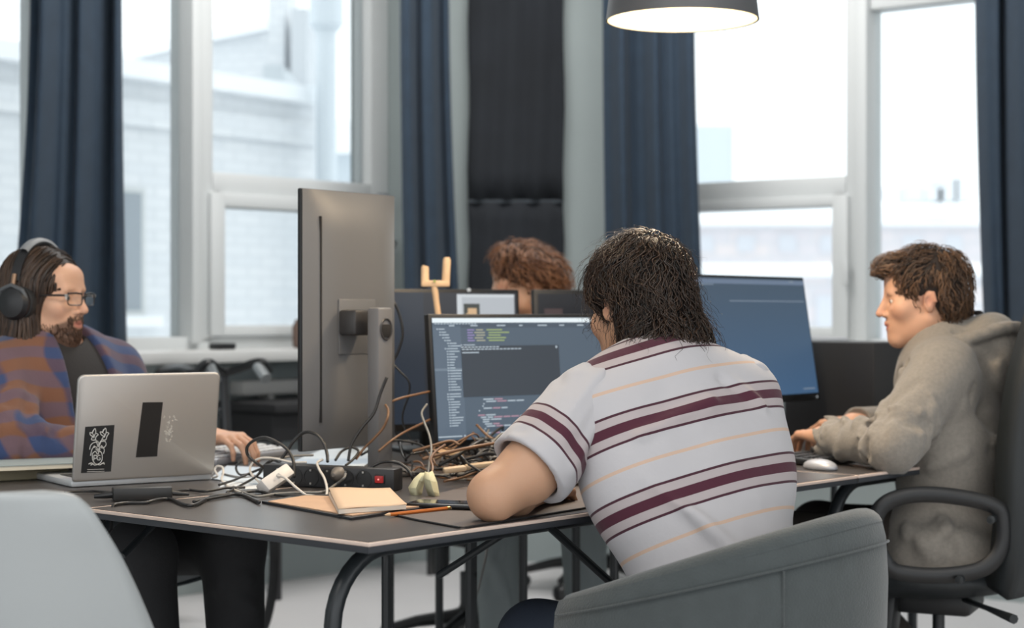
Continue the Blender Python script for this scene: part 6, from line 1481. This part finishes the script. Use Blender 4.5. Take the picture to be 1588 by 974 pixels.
    HS.u(cone(H.w((0, -0.07, 0.0)), H.w((0, -0.085, -0.17)), 0.062, 0.055), 0.03); HS.u(cone(H.w((0.04, -0.07, -0.02)), H.w((0.05, -0.08, -0.19)), 0.05, 0.04), 0.03); HS.u(cone(H.w((-0.04, -0.07, -0.02)), H.w((-0.05, -0.08, -0.19)), 0.05, 0.04), 0.03)
    HS.s(H.e((0, 0.108, -0.042), (0.062, 0.073, 0.096)), 0.01); HS.s(H.e((0, 0.11, -0.13), (0.075, 0.10, 0.12)), 0.015)
    Mh = hair_mat('hair_long_brown', rgb(40, 31, 26), rgb(84, 64, 50), 0.36)
    v, q_ = HS.mesh(0.006); hr = np_mesh('hair', v, q_, mat('hair_under_long', rgb(42, 33, 28), 0.6), me)
    def keep(Q): L_ = H.loc(Q); return (HS.ev(Q) < 0.01) & (L_[:, 2] > -0.05)
    UPH = H.R[:, 2]; Rr_ = H.R[:, 0]; Fh = H.R[:, 1]
    def flow(Q, t, nn):
        L_ = H.loc(Q); side = np.sign(L_[:, 0:1]-0.01); tp = np.clip(L_[:, 2:3]*14-0.5, 0, 1)
        return -UPH[None, :]*(1-0.6*tp)+Rr_[None, :]*side*tp*1.1-Fh[None, :]*0.25*tp+0.06*np.sin(L_[:, 1:2]*90)*Fh[None, :]
    n = 1500; rt_ = scatter(HS, n, keep, rng, H.c-0.2, H.c+0.2)
    V1, Q1, R1 = strands(HS, rt_, flow, rng.uniform(0.10, 0.26, n), 14, rng.uniform(0.0005, 0.005, n), rng, 0.0021, 0.003, 0.8, 0.0, 0.3)
    np_mesh('locks', V1, Q1, Mh, hr, attrs={'rnd': ('FLOAT', R1)})
    # beard: short hairs on chin, jaw and upper lip
    BS = SDF(); H.sculpt(BS, (C7+fw*0.035-up*0.02, 0.058))
    def kb(Q):
        L_ = H.loc(Q); ax = np.abs(L_[:, 0]); mo = np.sqrt((L_[:, 0]/0.021)**2+((L_[:, 2]+0.0625)/0.011)**2) > 1.0
        chin = (L_[:, 2] < -0.070) & (L_[:, 2] > -0.128) & (ax < 0.046) & (L_[:, 1] > 0.035); must = (np.abs(L_[:, 2]+0.0475) < 0.0065) & (ax < 0.030) & (L_[:, 1] > 0.06); cor = (ax > 0.021) & (ax < 0.033) & (L_[:, 2] < -0.045) & (L_[:, 2] > -0.09) & (L_[:, 1] > 0.05)
        jaw = (ax > 0.044) & (L_[:, 2] < -0.062-0.3*(0.06-L_[:, 1])*0) & (L_[:, 2] > -0.115) & (L_[:, 1] > 0.005) & (rng.random(len(Q)) < 0.4)
        return mo & (chin | must | cor | jaw)
    n = 1500; rb = scatter(BS, n, kb, rng, H.w((0, 0.05, -0.08))-0.09, H.w((0, 0.05, -0.08))+0.09)
    V1, Q1, R1 = strands(BS, rb, lambda Q, t, nn: -UPH[None, :]+Fh[None, :]*0.3+0*nn, rng.uniform(0.005, 0.010, n), 4, rng.uniform(0.0003, 0.0015, n), rng, 0.0008, 0.0006, 1, 0.2)
    np_mesh('beard', V1, Q1, hair_mat('beard_brown', rgb(58, 40, 30), rgb(96, 68, 50)), me, attrs={'rnd': ('FLOAT', R1)})
    # glasses
    gl = thing('glasses', 'rectangular black framed glasses worn by the bearded person', 'glasses', tuple(H.w((0, 0.10, 0.0))))
    Mg = mat('glasses_black', rgb(34, 30, 28), 0.3); Mgw = mat('glasses_silver', rgb(160, 158, 154), 0.3, metal=0.6)
    for x in (-1, 1):
        ce = np.array((0.033*x, 0.107, 0.001)); rim = []
        for a in np.linspace(0, 2*PI, 33):
            ca, sa = math.cos(a), math.sin(a); xx = 0.0265*np.sign(ca)*abs(ca)**0.45; zz = 0.0155*np.sign(sa)*abs(sa)**0.45
            rim.append(H.w(ce+np.array((xx, -abs(xx+0.033*x)*0.14+0.004, zz))))
        MB().tube(rim, 0.0016, 6, caps=False).build('rim', Mg, gl)
        MB().tube([H.w(ce+np.array((-0.026, -abs(-0.026+0.033*x)*0.14+0.004, 0.0135))), H.w(ce+np.array((0, -0.0046+0.004, 0.0155))), H.w(ce+np.array((0.026, -abs(0.026+0.033*x)*0.14+0.004, 0.0135)))], 0.0025, 8).build('top_bar', Mg, gl)
        le = MB(); le.add(rim[:-1], [tuple(range(32))]); le.build('lens', LENS, gl, smooth=False)
        MB().tube([H.w((0.0605*x, 0.101, 0.010)), H.w((0.071*x, 0.085, 0.010)), H.w((0.0785*x, 0.03, 0.008)), H.w((0.081*x, -0.015, 0.004))], [0.0028, 0.003, 0.0026, 0.002], 8).build('temple', Mg, gl)
        MB().box(H.w((0.0625*x, 0.100, 0.010)), (0.006, 0.008, 0.007), H.R, 0.001).build('hinge', Mgw, gl)
    MB().tube([H.w((-0.008, 0.111, 0.006)), H.w((0, 0.113, 0.008)), H.w((0.008, 0.111, 0.006))], 0.0016, 6).build('bridge', Mg, gl)
    # headphones
    hp = thing('headphones', 'black over ear headphones with a grey headband on long dark hair', 'headphones', tuple(H.w((0, -0.02, 0.1))))
    arc = [H.w((0.104*math.cos(a), -0.022, 0.03+0.112*math.sin(a))) for a in np.linspace(0.12, PI-0.12, 25)]
    arc2 = [H.w((0.106*math.cos(a), -0.022, 0.03+0.116*math.sin(a))) for a in np.linspace(0.75, PI-0.75, 17)]
    G = []
    for i in range(25):
        a = 0.12+(PI-0.24)*i/24; o = np.array((math.cos(a), 0, math.sin(a))); cpt = np.array((0.104*math.cos(a), -0.022, 0.03+0.112*math.sin(a)))
        G.append([H.w(cpt+o*du+np.array((0, dv, 0))) for du, dv in ((-0.003, -0.012), (0.003, -0.013), (0.004, 0), (0.003, 0.013), (-0.003, 0.012))])
    MB().grid(G, wrap=True).build('headband', mat('headband_black', rgb(36, 36, 38), 0.5), hp, angle=1.0)
    G = []
    for i in range(25):
        a = 0.85+(PI-1.7)*i/24; o = np.array((math.cos(a), 0, math.sin(a))); cpt = np.array((0.107*math.cos(a), -0.022, 0.03+0.115*math.sin(a)))
        G.append([H.w(cpt+o*du+np.array((0, dv, 0))) for du, dv in ((0, -0.013), (0.008, -0.010), (0.010, 0), (0.008, 0.010), (0, 0.013))])
    MB().grid(G, wrap=True).build('headband_cushion', mat('cushion_grey', rgb(132, 134, 136), 0.5), hp, angle=1.2)
    for x in (-1, 1):
        Rx = H.R @ np.stack([(0, 1, 0), (0, 0, 1), (x, 0, 0)], 1)
        cu = MB().lathe([(0.030, -0.012), (0.043, -0.010), (0.046, 0.0), (0.043, 0.010), (0.034, 0.014)], H.w((0.094*x, -0.014, -0.012)), 28, Rx).build('ear_cushion', mat('cushion_black', rgb(32, 32, 33), 0.6), hp)
        MB().lathe([(0.042, 0.010), (0.043, 0.022), (0.036, 0.034), (0.02, 0.040), (0.002, 0.041)], H.w((0.094*x, -0.016, -0.012)), 28, Rx).build('ear_cup', mat('cup_black', rgb(30, 30, 32), 0.4), hp)
        MB().tube([H.w((0.107*x, -0.022, 0.06)), H.w((0.112*x, -0.022, 0.035)), H.w((0.112*x, -0.02, 0.018))], 0.006, 8).build('slider', mat('slider_bronze', rgb(150, 120, 96), 0.35, metal=0.5), hp)
        MB().tube([H.w((0.115*x, -0.058, 0.0)), H.w((0.122*x, -0.05, 0.02)), H.w((0.122*x, -0.02, 0.032)), H.w((0.122*x, 0.012, 0.02)), H.w((0.115*x, 0.02, 0.0))], 0.0055, 8).build('yoke', mat('yoke_grey', rgb(84, 86, 88), 0.4), hp)
    return me
build_left()

# ======================= red-haired man behind the screens
def build_back():
    rng = np.random.default_rng(15)
    f = nrm((0.60, -0.80, 0)); base = (-0.1, 5.68, 0)
    PV = np.array((-0.12, 5.70, 0.55)); C7 = np.array((-0.045, 5.56, 1.06)); Rsh = C7+np.array((-0.145, -0.10, -0.06)); Lsh = C7+np.array((0.155, 0.12, -0.06))
    H = Head(A(806, 447, 5.36), (0.78, -0.62, 0), pitch=-0.55, roll=0.0, sc=1.02)
    S = SDF(); Rt = torso(S, PV, C7, Lsh, Rsh, f); r_, fw, up = Rt[:, 0], Rt[:, 1], Rt[:, 2]
    H.sculpt(S, (C7+fw*0.03, 0.058))
    Rel, Rwr = np.array((-0.10, 5.26, 0.80)), np.array((0.10, 5.10, 0.785)); Lel, Lwr = np.array((0.30, 5.52, 0.80)), np.array((0.34, 5.25, 0.785))
    limb(S, [Lsh, Lel, Lwr], [0.052, 0.04, 0.027]); limb(S, [Rsh, Rel, Rwr], [0.052, 0.04, 0.027])
    hand(S, Lwr, np.array((0.1, -0.9, 0)), (0, 0, 1), -1); hand(S, Rwr, np.array((0.8, -0.5, 0)), (0, 0, 1), 1)
    hipL, hipR = PV-r_*0.09, PV+r_*0.09; Lkn, Rkn = np.array((0.215, 5.34, 0.53)), np.array((-0.055, 5.24, 0.53))
    limb(S, [hipL, hipL*0.6+Lkn*0.4], [0.075, 0.07]); limb(S, [hipR, hipR*0.6+Rkn*0.4], [0.075, 0.07])
    sk = rgb(222, 172, 140); lp_ = rgb(204, 132, 108)
    me = person('person with tousled red brown hair, head bowed behind the far screens', S, 0.005, base, lambda v: H.skin(v, sk, lp_))
    H.eyes(me, MATS['iris_grey']); H.brows(me, hair_mat('brow_red', rgb(110, 70, 44), rgb(140, 94, 60)), random.Random(3))
    T = SDF(); torso(T, PV, C7, Lsh, Rsh, f, inf=0.018); limb(T, [Lsh, Lel, Lwr], [0.07, 0.055, 0.04], 0.03); limb(T, [Rsh, Rel, Rwr], [0.07, 0.055, 0.04], 0.03)
    T.s(cone(Lwr+(Lwr-Lel)*0.4, Lwr, 0.055), 0.004); T.s(cone(Rwr+(Rwr-Rel)*0.4, Rwr, 0.055), 0.004); T.s(cone(H.w((0, 0, -0.06)), C7+fw*0.05, 0.06, 0.064), 0.008); T.s(half(PV-up*0.06, -up), 0.01)
    cloth('jumper', T, 0.008, mat('dark_jumper', rgb(52, 54, 58), 0.95), me)
    J = SDF().u(ell(PV-up*0.03, (0.18, 0.15, 0.10), Rt)); aL, aR = np.array((0.235, 5.36, 0.1)), np.array((-0.03, 5.22, 0.1))
    limb(J, [hipL, Lkn, aL], [0.095, 0.074, 0.060], 0.03); limb(J, [hipR, Rkn, aR], [0.095, 0.074, 0.060], 0.03); J.s(half((0, 0, 0.07), (0, 0, -1)))
    folds(J, [(Rkn+np.array((-0.05, -0.06, -0.06)), aR+np.array((0.03, -0.07, 0.16)), 0.010, 1), (Rkn+np.array((0.03, -0.07, -0.05)), aR+np.array((-0.04, -0.05, 0.2)), 0.008, -1), (Lkn+np.array((-0.04, -0.07, -0.06)), aL+np.array((0.02, -0.07, 0.18)), 0.010, 1)])
    cloth('trousers', J, 0.008, mat('grey_cotton', rgb(150, 158, 158), 0.9, bump=0.2, bscale=150), me)
    for an in (aL, aR):
        K = SDF(); shoe(K, an, f); cloth('shoe', K, 0.007, mat('shoe_dark', rgb(46, 46, 48), 0.6), me)
    HS = SDF().u(H.e((0, -0.02, 0.048), (0.078, 0.098, 0.082))).u(H.e((-0.01, 0.035, 0.085), (0.078, 0.075, 0.045)), 0.03).u(H.e((-0.03, 0.07, 0.065), (0.05, 0.045, 0.03)), 0.02)
    HS.s(H.e((0, 0.125, -0.01), (0.2, 0.07, 0.06)), 0.012); HS.s(H.e((0, 0.06, -0.07), (0.2, 0.075, 0.075)), 0.012); HS.s(H.e((0, 0.0, -0.10), (0.2, 0.2, 0.05)), 0.02)
    for x in (-1, 1): HS.s(H.e((0.088*x, -0.004, -0.015), (0.03, 0.026, 0.038)), 0.008)
    Mh = hair_mat('hair_red', rgb(92, 56, 36), rgb(176, 122, 84), 0.45)
    v, q_ = HS.mesh(0.006); hr = np_mesh('hair', v, q_, mat('hair_under_red', rgb(82, 56, 42), 0.8), me)
    crown = H.w((0, -0.07, 0.12)); Fh, UPH = H.R[:, 1], H.R[:, 2]
    def flow(Q, t, nn):
        L_ = H.loc(Q); away = Q-crown; away /= np.linalg.norm(away, axis=1, keepdims=True)+1e-9; tp = np.clip(L_[:, 2:3]*14-0.4, 0, 1)
        d = away-UPH[None, :]*0.5*(1-tp)+Fh[None, :]*0.5*tp; return d+np.cross(nn, d)*(0.6*np.sin(L_[:, 0:1]*70+L_[:, 1:2]*60))
    n = 1300; rt_ = scatter(HS, n, lambda Q: HS.ev(Q) < 0.01, rng, H.c-0.17, H.c+0.17); Lz = H.loc(rt_)[:, 2]
    V1, Q1, R1 = strands(HS, rt_, flow, np.where(Lz > 0.05, rng.uniform(0.03, 0.06, n), rng.uniform(0.008, 0.016, n)), 8, np.where(Lz > 0.05, rng.uniform(0.002, 0.016, n), 0.002), rng, 0.002, 0.004, 1.3, 0.5, 0.2)
    np_mesh('locks', V1, Q1, Mh, hr, attrs={'rnd': ('FLOAT', R1)})
    return me
build_back()
